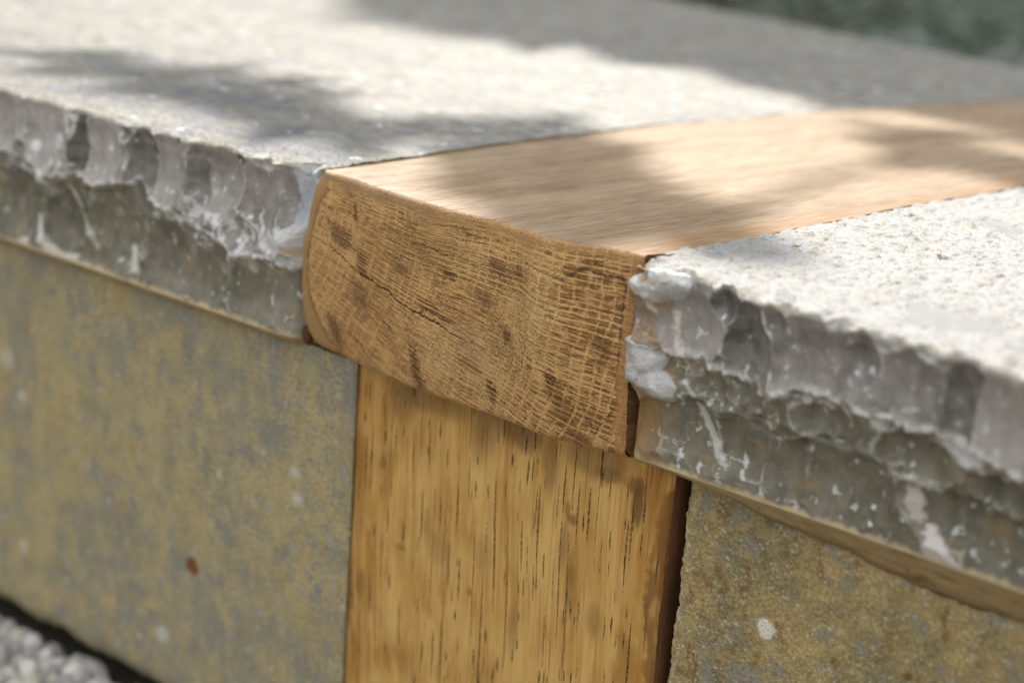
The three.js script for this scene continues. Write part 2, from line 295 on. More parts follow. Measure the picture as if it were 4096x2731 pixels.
function topLeftPaint(x, z, o) {
  const a = fbm(x * 0.011 + 2, z * 0.022 + 4, 4), b = fbm(x * 0.05 + 8, z * 0.07, 4), f = fbm(x * 0.5, z * 0.5, 3);
  const near = 0.34 * Math.exp(-(((x + 300) / 95) ** 2 + ((z + 62 + 0.25 * (x + 300)) / 40) ** 2)) + 0.3 * Math.exp(-(((x + 210) / 60) ** 2 + ((z + 30) / 26) ** 2));
  const c2 = fbm(x * 0.11 + 3, z * 0.13 + 8, 4), g = sm(0.06, 0.4, a * 0.6 + b * 0.7 + c2 * 0.5 + near + 0.4 * f), s = sm(-0.1, 0.35, c2 + 0.4 * b + 0.3 * f);
  o.r = mix(mix(0.25, 0.38, s), 0.125, g); o.g = mix(mix(0.235, 0.372, s), 0.128, g); o.b = mix(mix(0.195, 0.355, s), 0.134, g);
  const wh = 0.8 * sm(0.66, 0.78, n2(x * 0.09 + 33, z * 0.12 + 12)); o.r = mix(o.r, 0.68, wh); o.g = mix(o.g, 0.68, wh); o.b = mix(o.b, 0.67, wh);
  const k = 1 + 0.45 * f + 0.7 * b + 0.35 * a; o.r *= k; o.g *= k; o.b *= k;
  o.h = 0.5 + 0.4 * f; o.q = 0.62 + 0.12 * f;
}
function buildSlab(name, side, cfg, face) {
  const L = side < 0, s = new Shape();
  const cols = L ? steps([[-1150, -700, 9], [-700, -430, 3], [-430, -167, 0.65]]) : steps([[4, 180, 0.6], [180, 300, 2.5], [300, 760, 8]]);
  const c0 = cols[0], c1 = cols[cols.length - 1];
  const edge = L ? (z) => beamLeft(z) - 1.2 - (z > -14 ? sm(-14, 0, z) * 1 : 0) : (z) => beamRight(z) + 2.2 + 3.2 * sm(-40, 0, z) + 0.8 * n2(z * 0.15, 5) + 0.5 * n2(z * 0.6, 5);
  const xAt = (i, z) => { const x = cols[i]; return L ? mix(x, edge(z) + (x - c1), sm(c0 + 200, c1, x)) : mix(x, edge(z) + (x - c0), sm(c1 - 200, c0, x)); };
  const drop = L ? (x) => 3.2 + 0.8 * n2(x * 0.05, 2) : line([[0, 0.8], [23, 1.5], [45, 3.5], [63, 9], [94, 11], [104, 15], [133, 18], [160, 18], [760, 17]]);
  const topY = L ? (x, z) => topLeftH(x, z) : (x, z) => topRight(x, z, tr).h;
  const yF = steps([[-80, 0, 0.6]]), zT = steps([[0, -60, 0.8], [-60, -170, L ? 2 : 1], [-170, -745, 5]]), rows = [];
  for (const z of [-560, -400, -100, -30]) rows.push(['b', z]);
  for (const t of [1, 0.66, 0.33]) rows.push(['c', t]);
  for (const y of yF) rows.push(['f', y]);
  for (const z of zT.slice(1)) rows.push(['t', z]);
  const nf = rows.findIndex((r) => r[0] === 'f'), nt = rows.findIndex((r) => r[0] === 't');
  const fu = (x) => (L ? (x + 430) / 280 : (x + 10) / 210), fv = (y) => (y + 86) / 92;
  const tu = (x) => (L ? (x + 760) / 620 : (x + 12) / 250), tv = (z) => (L ? -(z - 20) / 620 : -(z - 32) / 250);
  s.grid(cols.length - 1, rows.length - 1, 0, (i, j) => {
    const [k, a] = rows[j];
    if (k === 'b') { const x = xAt(i, a), y = -80 - drop(x); return [x, y, a, x * 0.005, a * 0.005, x * 0.005, a * 0.005]; }
    const x0 = xAt(i, 0), corner = L ? 0 : sm(22, 6, x0), near = L ? 0 : 3.6 * sm(18, 6, x0);   // the near corner of the right slab is knocked off
    if (k === 'c') { const d = drop(x0) * a, zb = face(x0, -80).z; return [x0, -80 - d + 0.25 * n2(x0 * 0.2, a), zb - d * 0.8 - 0.3 * (a > 0.2), x0 * 0.005, d * 0.005, x0 * 0.005, d * 0.005]; }
    if (k === 'f') {
      const zt = face(x0, 0).z, round = sm(-3.2, 0, a), yt = topY(x0, zt);
      const y = a + round * (yt - 0.9 - 0.8 * n2(x0 * 0.22, 4) - 3.5 * corner), z = face(x0, a).z - round * round * (1.6 + 0.9 * n2(x0 * 0.3, 9)) - corner * 3 * sm(-14, 0, a);
      return [x0 - near * sm(-55, -47, a), y, z, fu(x0), fv(a), tu(x0), tv(z)];
    }
    const zt = face(x0, 0).z - (1.6 + 0.9 * n2(x0 * 0.3, 9)) - corner * 3, zb = mix(zt, 0, sm(0, -120, a)) + a, z = zb < -170 ? -170 + (zb + 170) * ((backZ(cols[i]) + 170) / -575) : zb, x = xAt(i, Math.min(0, z)) - near * sm(-40, 0, z), lip = Math.exp(a / 5);
    return [x, topY(x, z) - lip * (0.9 + 0.8 * n2(x0 * 0.22, 4) + 3.5 * corner), z, fu(x0), 1, tu(x), tv(z)];
  }, false, (j) => (j < nf ? 2 : j < nt ? 0 : 1));
  // end faces and the back
  const ends = [0, cols.length - 1];
  for (const i of ends) {
    const n = 40;
    s.grid(n, 6, 2, (a, b) => { const z = mix(face(xAt(i, 0), -40).z - 3, backZ(cols[i]), a / n), x = xAt(i, Math.min(0, z)); return [x, mix(-80 - drop(x) * 0.5, topY(x, z) - 0.4, b / 6), z, z * 0.005, b * 0.05, z * 0.005, b * 0.05]; }, i !== 0);
  }
  s.grid(40, 4, 2, (a, b) => { const i = Math.round((a / 40) * (cols.length - 1)), zb = backZ(cols[i]), x = xAt(i, zb); return [x, mix(topY(x, zb), -80 - drop(x), b / 4), b < 4 ? zb : -560, x * 0.005, b * 0.1, x * 0.005, b * 0.1]; });
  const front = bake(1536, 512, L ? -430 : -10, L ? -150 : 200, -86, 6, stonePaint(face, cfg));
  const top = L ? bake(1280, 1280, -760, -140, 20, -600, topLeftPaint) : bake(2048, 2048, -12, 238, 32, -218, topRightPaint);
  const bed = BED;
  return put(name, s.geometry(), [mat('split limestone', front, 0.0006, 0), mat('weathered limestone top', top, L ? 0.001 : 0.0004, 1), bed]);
}
const BED = mat('tan bed crust', bake(512, 512, 0, 200, 0, 200, bedPaint), 0.0006, 0);
const faceL = makeFace(cfgL), faceR = makeFace(cfgR);
const slabL = tag(buildSlab('stone_slab', -1, cfgL, faceL), 'thick pale limestone seat slab with chipped front, left of the oak block', 'stone slab', 'limestone seat slabs of the bench');
const slabR = tag(buildSlab('stone_slab_001', 1, cfgR, faceR), 'pebbly white limestone seat slab with split grey front, right of the oak block', 'stone slab', 'limestone seat slabs of the bench');

// --- milky calcite lumps grown on the broken stone
function lump(name, parent, pts, z0, rise, m, seedling) {
  let cx = 0, cy = 0; for (const [a, b] of pts) { cx += a / pts.length; cy += b / pts.length; }
  const s = new Shape(), NA = 90, NR = 22, rad = [];
  for (let i = 0; i <= NA; i++) {
    const a = (i / NA) * Math.PI * 2, ca = Math.cos(a), sa = Math.sin(a); let best = 1;
    for (let k = 0; k < pts.length; k++) {
      const [ax, ay] = pts[k], [bx, by] = pts[(k + 1) % pts.length], ex = bx - ax, ey = by - ay, det = ca * -ey - sa * -ex;
      if (Math.abs(det) < 1e-6) continue;
      const t = ((ax - cx) * -ey - (ay - cy) * -ex) / det, w = (ca * (ay - cy) - sa * (ax - cx)) / det;
      if (t > 0 && w >= -0.001 && w <= 1.001) best = Math.max(best, t);
    }
    rad.push(best);
  }
  const soft = rad.map((_, i) => { let t = 0; for (let k = -2; k <= 2; k++) t += rad[(i + k + NA) % NA] / 5; return t; });
  s.grid(NA, NR, 0, (i, j) => {
    const q = j / NR, a = ((i % NA) / NA) * Math.PI * 2, R = soft[i % NA] * (1.04 + 0.13 * fbm(Math.cos(a) * 2.2 + seedling, Math.sin(a) * 2.2, 3)), e = Math.min(1, q / 0.92), x = cx + Math.cos(a) * R * Math.pow(e, 0.8), y = cy + Math.sin(a) * R * Math.pow(e, 0.8);
    const z = z0(x, y) + rise * (1 - Math.pow(e, 2.2)) * (1 + 0.6 * fbm(x * 0.12 + seedling, y * 0.12, 2)) + 0.45 * fbm(x * 0.22, y * 0.22 + seedling, 3) - (q > 0.92 ? ((q - 0.92) / 0.08) * 5 : 0);
    return [x, y, z, x / 60, y / 60];
  }, true);
  return put(name, s.geometry(), m, parent);
}
const calcite = mat('milky calcite', bake(512, 512, 0, 60, 0, 60, (x, y, o) => {
  const m = fbm(x * 0.12, y * 0.12, 4), f = fbm(x * 0.8, y * 0.8, 3), w = sm(0.1, 0.45, m + 0.5 * f);
  o.r = mix(0.54, 0.80, w); o.g = mix(0.535, 0.785, w); o.b = mix(0.52, 0.75, w); const t = sm(0.22, 0.5, fbm(x * 0.09 + 9, y * 0.09, 3)); const gr = sm(0.05, 0.4, fbm(x * 0.16 + 33, y * 0.16 + 4, 4)); o.r = mix(o.r, 0.34, gr * 0.4); o.g = mix(o.g, 0.335, gr * 0.4); o.b = mix(o.b, 0.32, gr * 0.4); o.r = mix(o.r, 0.42, t * 0.7); o.g = mix(o.g, 0.28, t * 0.7); o.b = mix(o.b, 0.12, t * 0.7); o.h = 0.5 + 0.5 * f; o.q = 0.4 + 0.25 * w;
}), 0.0006, 0, { clearcoat: 0.15, clearcoatRoughness: 0.3 });
lump('calcite_crust', slabR, [[0.5, -8], [8, -3], [16, -1.5], [26, -3], [27, -8], [22, -12], [14, -14.5], [5, -15]], (x, y) => faceR(Math.max(5, x), Math.min(-4, y)).z - 1.2, 3.6, calcite, 3);
lump('calcite_crust', slabR, [[-0.5, -31], [9, -32], [18, -34], [16, -40], [9, -46], [4, -49.5], [0, -48], [-1, -38]], (x, y) => faceR(Math.max(5, x), y).z * 0.5 + faceR(7, -40).z * 0.5 + 0.2, 3.6, calcite, 7);
lump('calcite_crust', slabR, [[3, -42], [11, -40], [19, -41], [24, -45], [22.5, -51], [15, -52.5], [5, -50]], (x, y) => faceR(Math.max(5, x), y).z * 0.5 + faceR(10, -43).z * 0.5, 2.8, calcite, 11);
lump('calcite_crust', slabL, [[-195, -36], [-186, -31], [-177, -26], [-175.5, -38], [-176, -46], [-181, -49], [-194, -45]], (x, y) => faceL(x, y).z - 0.2, 2.2, calcite, 15);
lump('calcite_crust', slabL, [[-345, -17], [-340, -15], [-335, -18], [-336, -23], [-341, -25], [-346, -22]], (x, y) => faceL(x, y).z - 0.2, 2, calcite, 19);

// ------------------------------------------------------------------ oak block: end grain in front, sanded long grain on top
const bulge = line([[-176, -3], [-166, -1], [-148, 2], [-130, 5], [-105, 8], [-82, 8.5], [-61, 8], [-49, 9], [-38, 11.5], [-28, 10], [-21, 7], [-13, 4], [0, 0]]);
const leftEdge = line([[-84, -165], [-80, -170], [-74, -173.5], [-63, -175], [-51, -176], [-35, -176], [-21, -174], [-9, -171], [0, -165.5]]);
const CRACK = [[-164, -30], [-155, -31], [-149, -33], [-142, -36], [-135, -38], [-127, -39], [-122, -41], [-117, -41], [-113, -43.5], [-108, -45], [-102, -46], [-98, -46], [-92, -47.5], [-88, -48], [-83, -50], [-77, -51], [-72, -52.5]];
const CRACK2 = [[-99, -17], [-92, -18], [-89, -19], [-85, -18.4]], CRACK3 = [[-47, -12.6], [-37, -13.8], [-27, -15.4]];
const crackD = (x, y) => {
  const jx = x + 0.5 * n2(x * 0.6, y * 0.6), jy = y + 0.55 * n2(x * 0.7 + 9, y * 0.5) + 0.2 * n2(x * 2, 4);
  const w1 = 0.34 * sm(-166, -135, x) * sm(-70, -92, x) + 0.08, w2 = 0.17;
  return Math.max(sm(1, 0.35, distTo(CRACK, jx, jy) / w1), 0.7 * sm(1, 0.35, distTo(CRACK2, jx, jy) / w2), 0.5 * sm(1, 0.3, distTo(CRACK3, x, y) / 0.2));
};
const DARK = [[-148, -25, 7, 4, .9], [-134, -33, 3.2, 5, .95], [-140, -13, 1.0, 3.8, 1], [-152, -69, 3.6, 8, 1], [-135, -46, 5, 4.5, .7], [-101, -72, 2.8, 8.5, 1], [-110, -30, 3.5, 2.4, .6], [-84, -26, 4.2, 1.9, .95], [-93, -42, 6.5, 2.2, .95], [-84, -45, 4.5, 1.5, .8], [-66, -31, 3.8, 2.6, .6], [-53, -44, 2.4, 2.6, .9], [-60, -18, 5, 3.2, .7], [-51, -18, 3, 2.4, .6], [-61, -70, 2.2, 4.2, .95], [-30, -56, 2.6, 4, 1], [-26, -66, 4, 6, .6], [-13, -68, 3, 3, .6], [-18, -78, 5, 2.4, .7], [-11, -38, 3.2, 8, .6], [-72, -62, 6, 2.4, .7], [-24, -12, 4, 1.6, .9]];
const ZONE = [[-26, -13], [-23, -10], [-19, -9], [-15, -10], [-11, -11.3], [-7, -9], [-4.6, -14], [-4.6, -25], [-3.8, -31], [-3.8, -39], [-3.6, -48], [-3.4, -55], [-3.4, -61], [-7, -67], [-10, -71], [-12, -76]];
const LOOP = [[-16, -70], [-14, -68], [-13, -70], [-15, -71.4], [-16, -70]], LINE_L = [[-161, -8], [-165, -14], [-168, -25], [-170, -36], [-170, -46], [-168, -56], [-164, -64], [-160, -71], [-156, -76]];
const faceBeam = (x, y) => {   // out of the plane z = 0
  const t = clamp(-y / 82), xl = leftEdge(y), inL = x - xl, inR = 0.8 - x;
  let z = bulge(x) * mix(1, 0.5, t) + 3.0 * Math.sin(t * 3.1) - 2.5 * sm(0.7, 1, t) * sm(-110, -170, x) + 1.1 * fbm(x * 0.025 + 3, y * 0.03, 2);
  z -= 2.2 * Math.exp(-(((x + 50) / 6) ** 2 + ((y + 26) / 13) ** 2));      // hollow beside the tear in the grain
  z += 1.2 * Math.exp(-(((x + 28) / 12) ** 2 + ((y + 40) / 20) ** 2));
  const rl = 6; if (inL < rl) { const e = 1 - inL / rl; z -= rl * 0.62 * (1 - Math.sqrt(Math.max(0, 1 - e * e * 0.96))); }
  const rb = mix(3.5, 6, sm(-110, -168, x)), inB = y + 82; if (inB < rb) { const e = 1 - inB / rb; z -= rb * (1 - Math.sqrt(Math.max(0, 1 - e * e * 0.96))); }
  if (inR < 1.2) z -= 0.7 * (1.2 - inR);
  return z;
};
function endGrain(x, y, o) {
  const wob = 1.7 * fbm(x * 0.022, y * 0.03, 3), rad = Math.hypot(x + 238, (y + 4) * 1.05) + 2.2 * wob + 0.7 * n2(x * 0.2, y * 0.12), ring = rad / 4.9 + 0.5 * n2(rad * 0.06, 3.7), p = ring - Math.floor(ring), show = sm(-0.35, 0.3, fbm(x * 0.03 + 12, y * 0.035 + 3, 3) + 0.35 * sm(-55, -35, x));
  const ang = (y + 4 + 3.4 * fbm(x * 0.014 + 8, y * 0.02, 2) + 0.3 * n2(x * 0.1, y * 0.12)) / (x + 305) * 220;   // about millimetres across the rays at mid face
  // fibres along the rays
  const fib = n2(ang * 1.45, rad * mix(0.07, 0.16, sm(-62, -40, x))), fib2 = n2(ang * 3.4 + 9, rad * 0.2), mott = fbm(x * 0.07 + 5, y * 0.07, 4), big = fbm(x * 0.02 + 1, y * 0.022 + 7, 2), fine = fbm(x * 1.1, y * 1.1, 2);
  const early = sm(0.0, 0.1, p) * sm(0.36, 0.22, p) * (0.25 + 0.75 * show) * (0.75 + 0.6 * n2(x * 0.8, y * 0.8)), clearR = sm(-62, -40, x), ringVis = mix(0.9, 1, clearR) * (0.85 + 0.4 * mott);
  let d = clamp(0.45 + 0.85 * fib * mix(0.7, 1.1, clearR) + 0.6 * fib2 + 0.3 * mott + 0.45 * big - mix(0.75, 1.15, clearR) * early * ringVis + 0.16 * clearR);   // 0 pale .. 1 brown
  d = d * d * (3 - 2 * d);
  let r = mix(0.66, 0.225, d), g = mix(0.395, 0.078, d), b = mix(0.150, 0.015, d);
  const lay = (w, R, G, B) => { w = clamp(w); r = mix(r, R, w); g = mix(g, G, w); b = mix(b, B, w); };
  // grey-green weathering in the middle, straw colour lower down
  lay(0.28 * sm(0.0, 0.4, 0.6 * big + 0.5 * Math.exp(-(((x + 88) / 26) ** 2 + ((y + 16) / 12) ** 2)) + 0.55 * Math.exp(-(((x + 52) / 10) ** 2 + ((y + 32) / 18) ** 2)) + 0.3 * mott - 0.12), 0.29, 0.205, 0.07);
  lay(0.5 * Math.exp(-(((x + 72) / 22) ** 2 + ((y + 60) / 16) ** 2)) * (0.7 + mott), 0.62, 0.41, 0.22);
  lay(0.4 * Math.exp(-(((x + 38) / 10) ** 2 + ((y + 28) / 22) ** 2)), 0.66, 0.46, 0.20);
  // brown stains, squarish because they stop at the rays and the rings
  for (const [px, py, sx, sy, w] of DARK) {
    const dx = (x - px + 0.28 * (y - py) * 0.6 + 1.2 * fib) / sx, dy = (y - py + 0.2 * (x - px) + 1.0 * mott) / sy;
    if (dx * dx > 3 || dy * dy > 3) continue;
    const q = Math.pow(Math.pow(Math.abs(dx), 3) + Math.pow(Math.abs(dy), 3), 1 / 3);
    lay(w * sm(1.0, 0.8, q + 0.7 * fib2 + 0.7 * fine + 0.55 * fib + 0.35 * n2(rad * 0.5, ang * 0.4)), 0.11, 0.034, 0.007);
  }
  // drifts of brown that follow the rings
  lay(0.3 * sm(0.1, 0.4, fbm(rad * 0.05 + 9, ang * 0.03, 3) + 0.4 * fib2 * 0.5 - 0.06), 0.19, 0.066, 0.013);
  // short dark fibres between the rays
  lay(0.7 * sm(0.26, 0.5, n2(ang * 2.3 + 40, rad * 0.42)) * (1 - 0.8 * early) * sm(-0.25, 0.25, mott + 0.1), 0.13, 0.045, 0.010);
  // medullary rays: long straw lines that fan out from the upper left
  for (let k = 0; k < 2; k++) {
    const s = k ? 1.0 : 2.1, q = ang / s + k * 0.37 + 0.12 * n2(x * 0.05, y * 0.4), c = Math.floor(q), h = hash(c, 5 + k), f = Math.abs(q - c - 0.3 - 0.4 * h) * s;
    const len = sm(-0.2, 0.15, n2(rad * (k ? 0.05 : 0.025) + c * 7.3, c * 3.1) + (k ? -0.05 : 0.4)), wd = (k ? 0.12 : 0.13 + 0.26 * h * h);
    lay((k ? 0.45 : 0.9) * (0.35 + 0.65 * show) * len * sm(wd * 1.3, wd * 0.5, f), 0.78, 0.50, 0.19);
  }
  // pores, thick in the spring wood, each a small pit
  const w = worley(x * 1.05, y * 1.05), pore = sm(0.32, 0.18, w.f1) * (w.id > 0.66 - 0.4 * early ? 1 : 0) * sm(-0.35, 0.15, mott + 0.25 * early + 0.1);
  lay(0.8 * pore, 0.06, 0.026, 0.010);
  const paintedGlint = sm(0.45, 0.62, n2(x * 1.3 + 70, y * 1.3)) * sm(-0.2, 0.3, fbm(x * 0.04, y * 0.05 + 9, 2) + 0.3 * Math.exp(-(((x + 75) / 25) ** 2 + ((y + 58) / 18) ** 2))); lay(0.5 * paintedGlint, 0.80, 0.60, 0.34);  // pale flecks painted into the colour as wet-looking sparkle
  // dark decay lines
  const zx = x + 0.8 * n2(x * 0.5, y * 0.5 + 3), zy = y + 0.9 * n2(x * 0.5 + 8, y * 0.45), dz = Math.min(distTo(ZONE, zx, zy), distTo(LOOP, zx, zy));
  lay((0.35 + 0.5 * sm(-0.3, 0.3, n2(x * 0.3, y * 0.3))) * sm(0.8, 0.15, dz * (0.8 + 0.5 * sm(-20, -60, y)) * (1 + 0.5 * fine)), 0.06, 0.028, 0.014);
  lay(0.7 * sm(1.9, 0.3, distTo(LINE_L, zx, zy)), 0.10, 0.045, 0.014);
  const outL = sm(1, -1, x - line_L(y) + 0.6 * mott), outR = sm(-4.2, -2.6, x + 0.7 * mott);
  lay(0.8 * outL, 0.40 + 0.08 * mott, 0.235 + 0.05 * mott, 0.085); lay(0.75 * outR, 0.44, 0.22, 0.075);
  const rim = 0.8 * sm(-8.5, -3.5, y + 4.5 * fbm(x * 0.05, y * 0.05, 3) + 1.4 * fine - 3.0 * sm(-60, -20, x) - 1.5 * sm(-110, -150, x));
  const mauve = sm(-60, -130, x);
  lay(0.82 * rim, mix(0.48, 0.34, mauve) + 0.16 * mott, mix(0.27, 0.215, mauve) + 0.11 * mott, mix(0.105, 0.115, mauve) + 0.06 * mott);
  const speck = sm(0.5, 0.62, n2(x * 1.1 + 14, y * 1.3)); lay(0.6 * rim * speck, 0.1, 0.05, 0.025);
  const cr = crackD(x, y); lay(cr * 0.9, 0.02, 0.013, 0.008);
  o.r = r; o.g = g; o.b = b;
  o.h = clamp(0.55 + 0.16 * fib2 - 0.42 * pore * (1 - rim) + 0.3 * fine + 0.22 * n2(x * 2.3, y * 2.3));
  o.q = clamp(0.38 + 0.16 * mott + 0.22 * rim + 0.16 * fine, 0.2, 0.85);
}
const line_L = line(LINE_L.map(([a, b]) => [b, a]));
function sanded(s, l, o) {   // s across the beam, l along it
  const bend = 7 * fbm(s * 0.006, l * 0.004, 2) + 0.8 * n2(s * 0.1, l * 0.02), u = s + bend, lon = fbm(u * 0.1, l * 0.008, 4), mid = fbm(u * 0.6 + 9, l * 0.03, 3), fine = n2(u * 2.3, l * 0.07 + 4), blot = fbm(s * 0.03 + 6, l * 0.025, 3);
  const hair = n2(u * 4.2 + 0.02 * l, l * 0.045 + 8), t = clamp(0.46 + 0.5 * lon + 0.4 * mid + 0.5 * fine + 0.5 * hair + 0.35 * blot);
  o.r = mix(0.45, 0.23, t); o.g = mix(0.325, 0.128, t); o.b = mix(0.195, 0.056, t);
  const dash = sm(0.42, 0.6, n2(u * 1.6 + 30, l * 0.09)) * sm(-0.1, 0.3, lon); o.r = mix(o.r, 0.2, dash * 0.55); o.g = mix(o.g, 0.115, dash * 0.55); o.b = mix(o.b, 0.05, dash * 0.55);
  const e = clamp(sm(24, 5, s + 9 * lon) * (0.75 + 0.7 * mid)); o.r = mix(o.r, 0.33, e * 0.9); o.g = mix(o.g, 0.165, e * 0.9); o.b = mix(o.b, 0.052, e * 0.9);   // darker, unsanded strip beside the right stone
  const front = sm(9, 0, l + 5 * n2(s * 0.08, 3) + 2 * mid) * sm(0.5, 0.75, n2(s * 0.8, l * 0.8)); o.r = mix(o.r, 0.2, front * 0.7); o.g = mix(o.g, 0.11, front * 0.7); o.b = mix(o.b, 0.055, front * 0.7);
  o.h = clamp(0.5 + 0.2 * mid + 0.25 * fine + 0.2 * hair - 0.35 * dash); o.q = clamp(0.52 + 0.1 * lon + 0.1 * fine);
}
{
  const s = new Shape(), NX = 500, yF = steps([[-82, -2.2, 0.35]]), rows = [], tilt = 0.18;
  for (const z of [-646, -300, -60, -15, -5]) rows.push(['b', z]);
  for (const y of yF) rows.push(['f', y]);
  const NRND = 9; for (let k = 1; k <= NRND; k++) rows.push(['r', k / NRND]);
  for (const z of steps([[0, -40, 1], [-40, -160, 3], [-160, -646, 8]]).slice(1)) rows.push(['t', z]);
  const nf = rows.findIndex((r) => r[0] === 'f'), nt = rows.findIndex((r) => r[0] === 't');
  const eu = (x) => (x + 182) / 188, ev = (y) => (y + 86) / 88, su = (x, z) => (160 - (x + 158 - tilt * -z * 1)) / 190, sv = (z) => (12 - z) / 400;
  const R = 2.2;
  const frontX = (u, y) => mix(leftEdge(y), 0.8 + 0.35 * n2(y * 0.3, 2) + 0.2 * n2(y * 1.1, 6), u);
  const crown = (x) => -1.1 * sm(-150, -168, x) - 0.7 * sm(-10, 2, x) + 0.3 * n2(x * 0.04, 7);
  s.grid(NX, rows.length - 1, 0, (i, j) => {
    const u = i / NX, [k, a] = rows[j];
    if (k === 'b') { const x = mix(beamLeft(a), beamRight(a), u); return [x, -82.3, a, 0, 0, su(x, a), sv(a)]; }
    if (k === 'f') { const x = frontX(u, a), z = faceBeam(x, a); return [x, a, z - 1.8 * crackD(x, a), eu(x), ev(a), 0, 0]; }
    const xr = frontX(u, -2), zf = faceBeam(xr, -R);
    if (k === 'r') { const t = (a * Math.PI) / 2, y = -R + R * Math.sin(t) + crown(xr) * a, z = zf - R * (1 - Math.cos(t)) * 1.15; return [xr, y, z, eu(xr), ev(-R + R * a), su(xr, z), sv(z)]; }
    const z0 = zf - R * 1.15, z = mix(z0, 0, sm(0, -60, a)) + a, zz = Math.min(0, z), x = mix(xr + (mix(beamLeft(zz), beamRight(zz), u) - mix(beamLeft(0), beamRight(0), u)), mix(beamLeft(zz), beamRight(zz), u), sm(0, -40, a));
    return [x, crown(xr) * sm(-300, 0, z) + 0.25 * fbm(x * 0.05, z * 0.012, 2) * sm(0, -6, a), z, eu(xr), 1, su(x, z), sv(z)];
  }, false, (j) => (j < nf - 1 ? 1 : j < nt - 4 ? 0 : 1));
  for (const side of [0, 1]) s.grid(60, 20, 2, (a, b) => {   // flanks
    const q = (a / 60) ** 2, y = mix(-82, -1.2, b / 20), xf = frontX(side, Math.min(y, -R)), z = mix(faceBeam(xf, Math.min(-R, y)) - 0.15, -646, q), zz = Math.min(0, z);
    const xe = (side ? beamRight : beamLeft)(zz) - (side ? beamRight : beamLeft)(0), x = xf + xe * (1 - 0) + (side ? 0.25 : -0.25) * n2(z * 0.4, y * 0.4);
    return [x, y, z, y / 190, -z / 400, y / 190, -z / 400];
  }, side === 1);
  s.grid(20, 6, 2, (a, b) => { const x = mix(beamLeft(-646), beamRight(-646), a / 20); return [x, mix(0, -82, b / 6), -646, x / 190, b / 6, x / 190, b / 6]; });
  const end = bake(2048, 960, -182, 6, -86, 2, endGrain), top = bake(1536, 1400, 0, 190, 0, 400, (a, l, o) => sanded(a, l - 12, o));
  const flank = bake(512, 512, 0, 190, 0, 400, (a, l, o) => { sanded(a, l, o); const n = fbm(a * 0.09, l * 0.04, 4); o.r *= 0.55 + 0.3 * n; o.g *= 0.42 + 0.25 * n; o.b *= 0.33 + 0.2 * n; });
  const beam = put('oak_beam', s.geometry(), [mat('oak end grain', end, 0.00042, 0, { clearcoat: 0.06, clearcoatRoughness: 0.3, specularIntensity: 0.7 }), mat('sanded oak', top, 0.0006, 1), mat('brown oak flank', flank, 0.0008, 0)]);
  tag(beam, 'pale sanded oak block with cracked brown end grain, set between the stone slabs', 'wooden beam');
}

// ------------------------------------------------------------------ boards that stand on edge: a front sheet, a skirt round it and a back
function plate(s, nu, nv, fn, back, slotFront = 0, slotSide = 1) {   // fn(u, v) -> [x, y, z]; u to the right, v up
  s.grid(nu, nv, slotFront, (i, j) => fn(i / nu, j / nv));
  const ring = [];
  for (let i = 0; i < nu; i++) ring.push([i / nu, 0]); for (let j = 0; j < nv; j++) ring.push([1, j / nv]); for (let i = nu; i > 0; i--) ring.push([i / nu, 1]); for (let j = nv; j > 0; j--) ring.push([0, j / nv]);
  ring.push(ring[0]);
  s.grid(ring.length - 1, 3, slotSide, (i, j) => { const q = fn(...ring[i]), z = mix(q[2], back, j / 3); return [q[0], q[1], z, (q[1] + 320) / 260, -z / 200, (q[1] + 320) / 260, -z / 200]; }, true);
  s.grid(1, 1, slotSide, (i, j) => { const q = fn(1 - i, j); return [q[0], q[1], back, 0, 0]; });
}
// --- oak post under the block
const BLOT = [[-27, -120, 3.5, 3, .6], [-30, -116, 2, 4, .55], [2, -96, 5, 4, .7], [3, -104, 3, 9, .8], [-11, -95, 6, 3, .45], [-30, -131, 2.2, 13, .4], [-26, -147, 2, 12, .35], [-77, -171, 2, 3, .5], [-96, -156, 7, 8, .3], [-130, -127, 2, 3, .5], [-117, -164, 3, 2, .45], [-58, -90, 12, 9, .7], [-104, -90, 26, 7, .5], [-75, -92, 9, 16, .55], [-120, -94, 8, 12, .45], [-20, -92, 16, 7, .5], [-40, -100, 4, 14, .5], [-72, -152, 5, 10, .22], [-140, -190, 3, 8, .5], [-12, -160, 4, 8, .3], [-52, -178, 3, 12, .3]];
const STAIN = line([[-320, 12], [-185, 13], [-177, 15.5], [-172, 13], [-165, 14.5], [-153, 12.5], [-142, 10], [-131, 11], [-126, 10], [-112, 13.5], [-106, 11.5], [-97, 14], [-92, 18], [-80, 20]]);
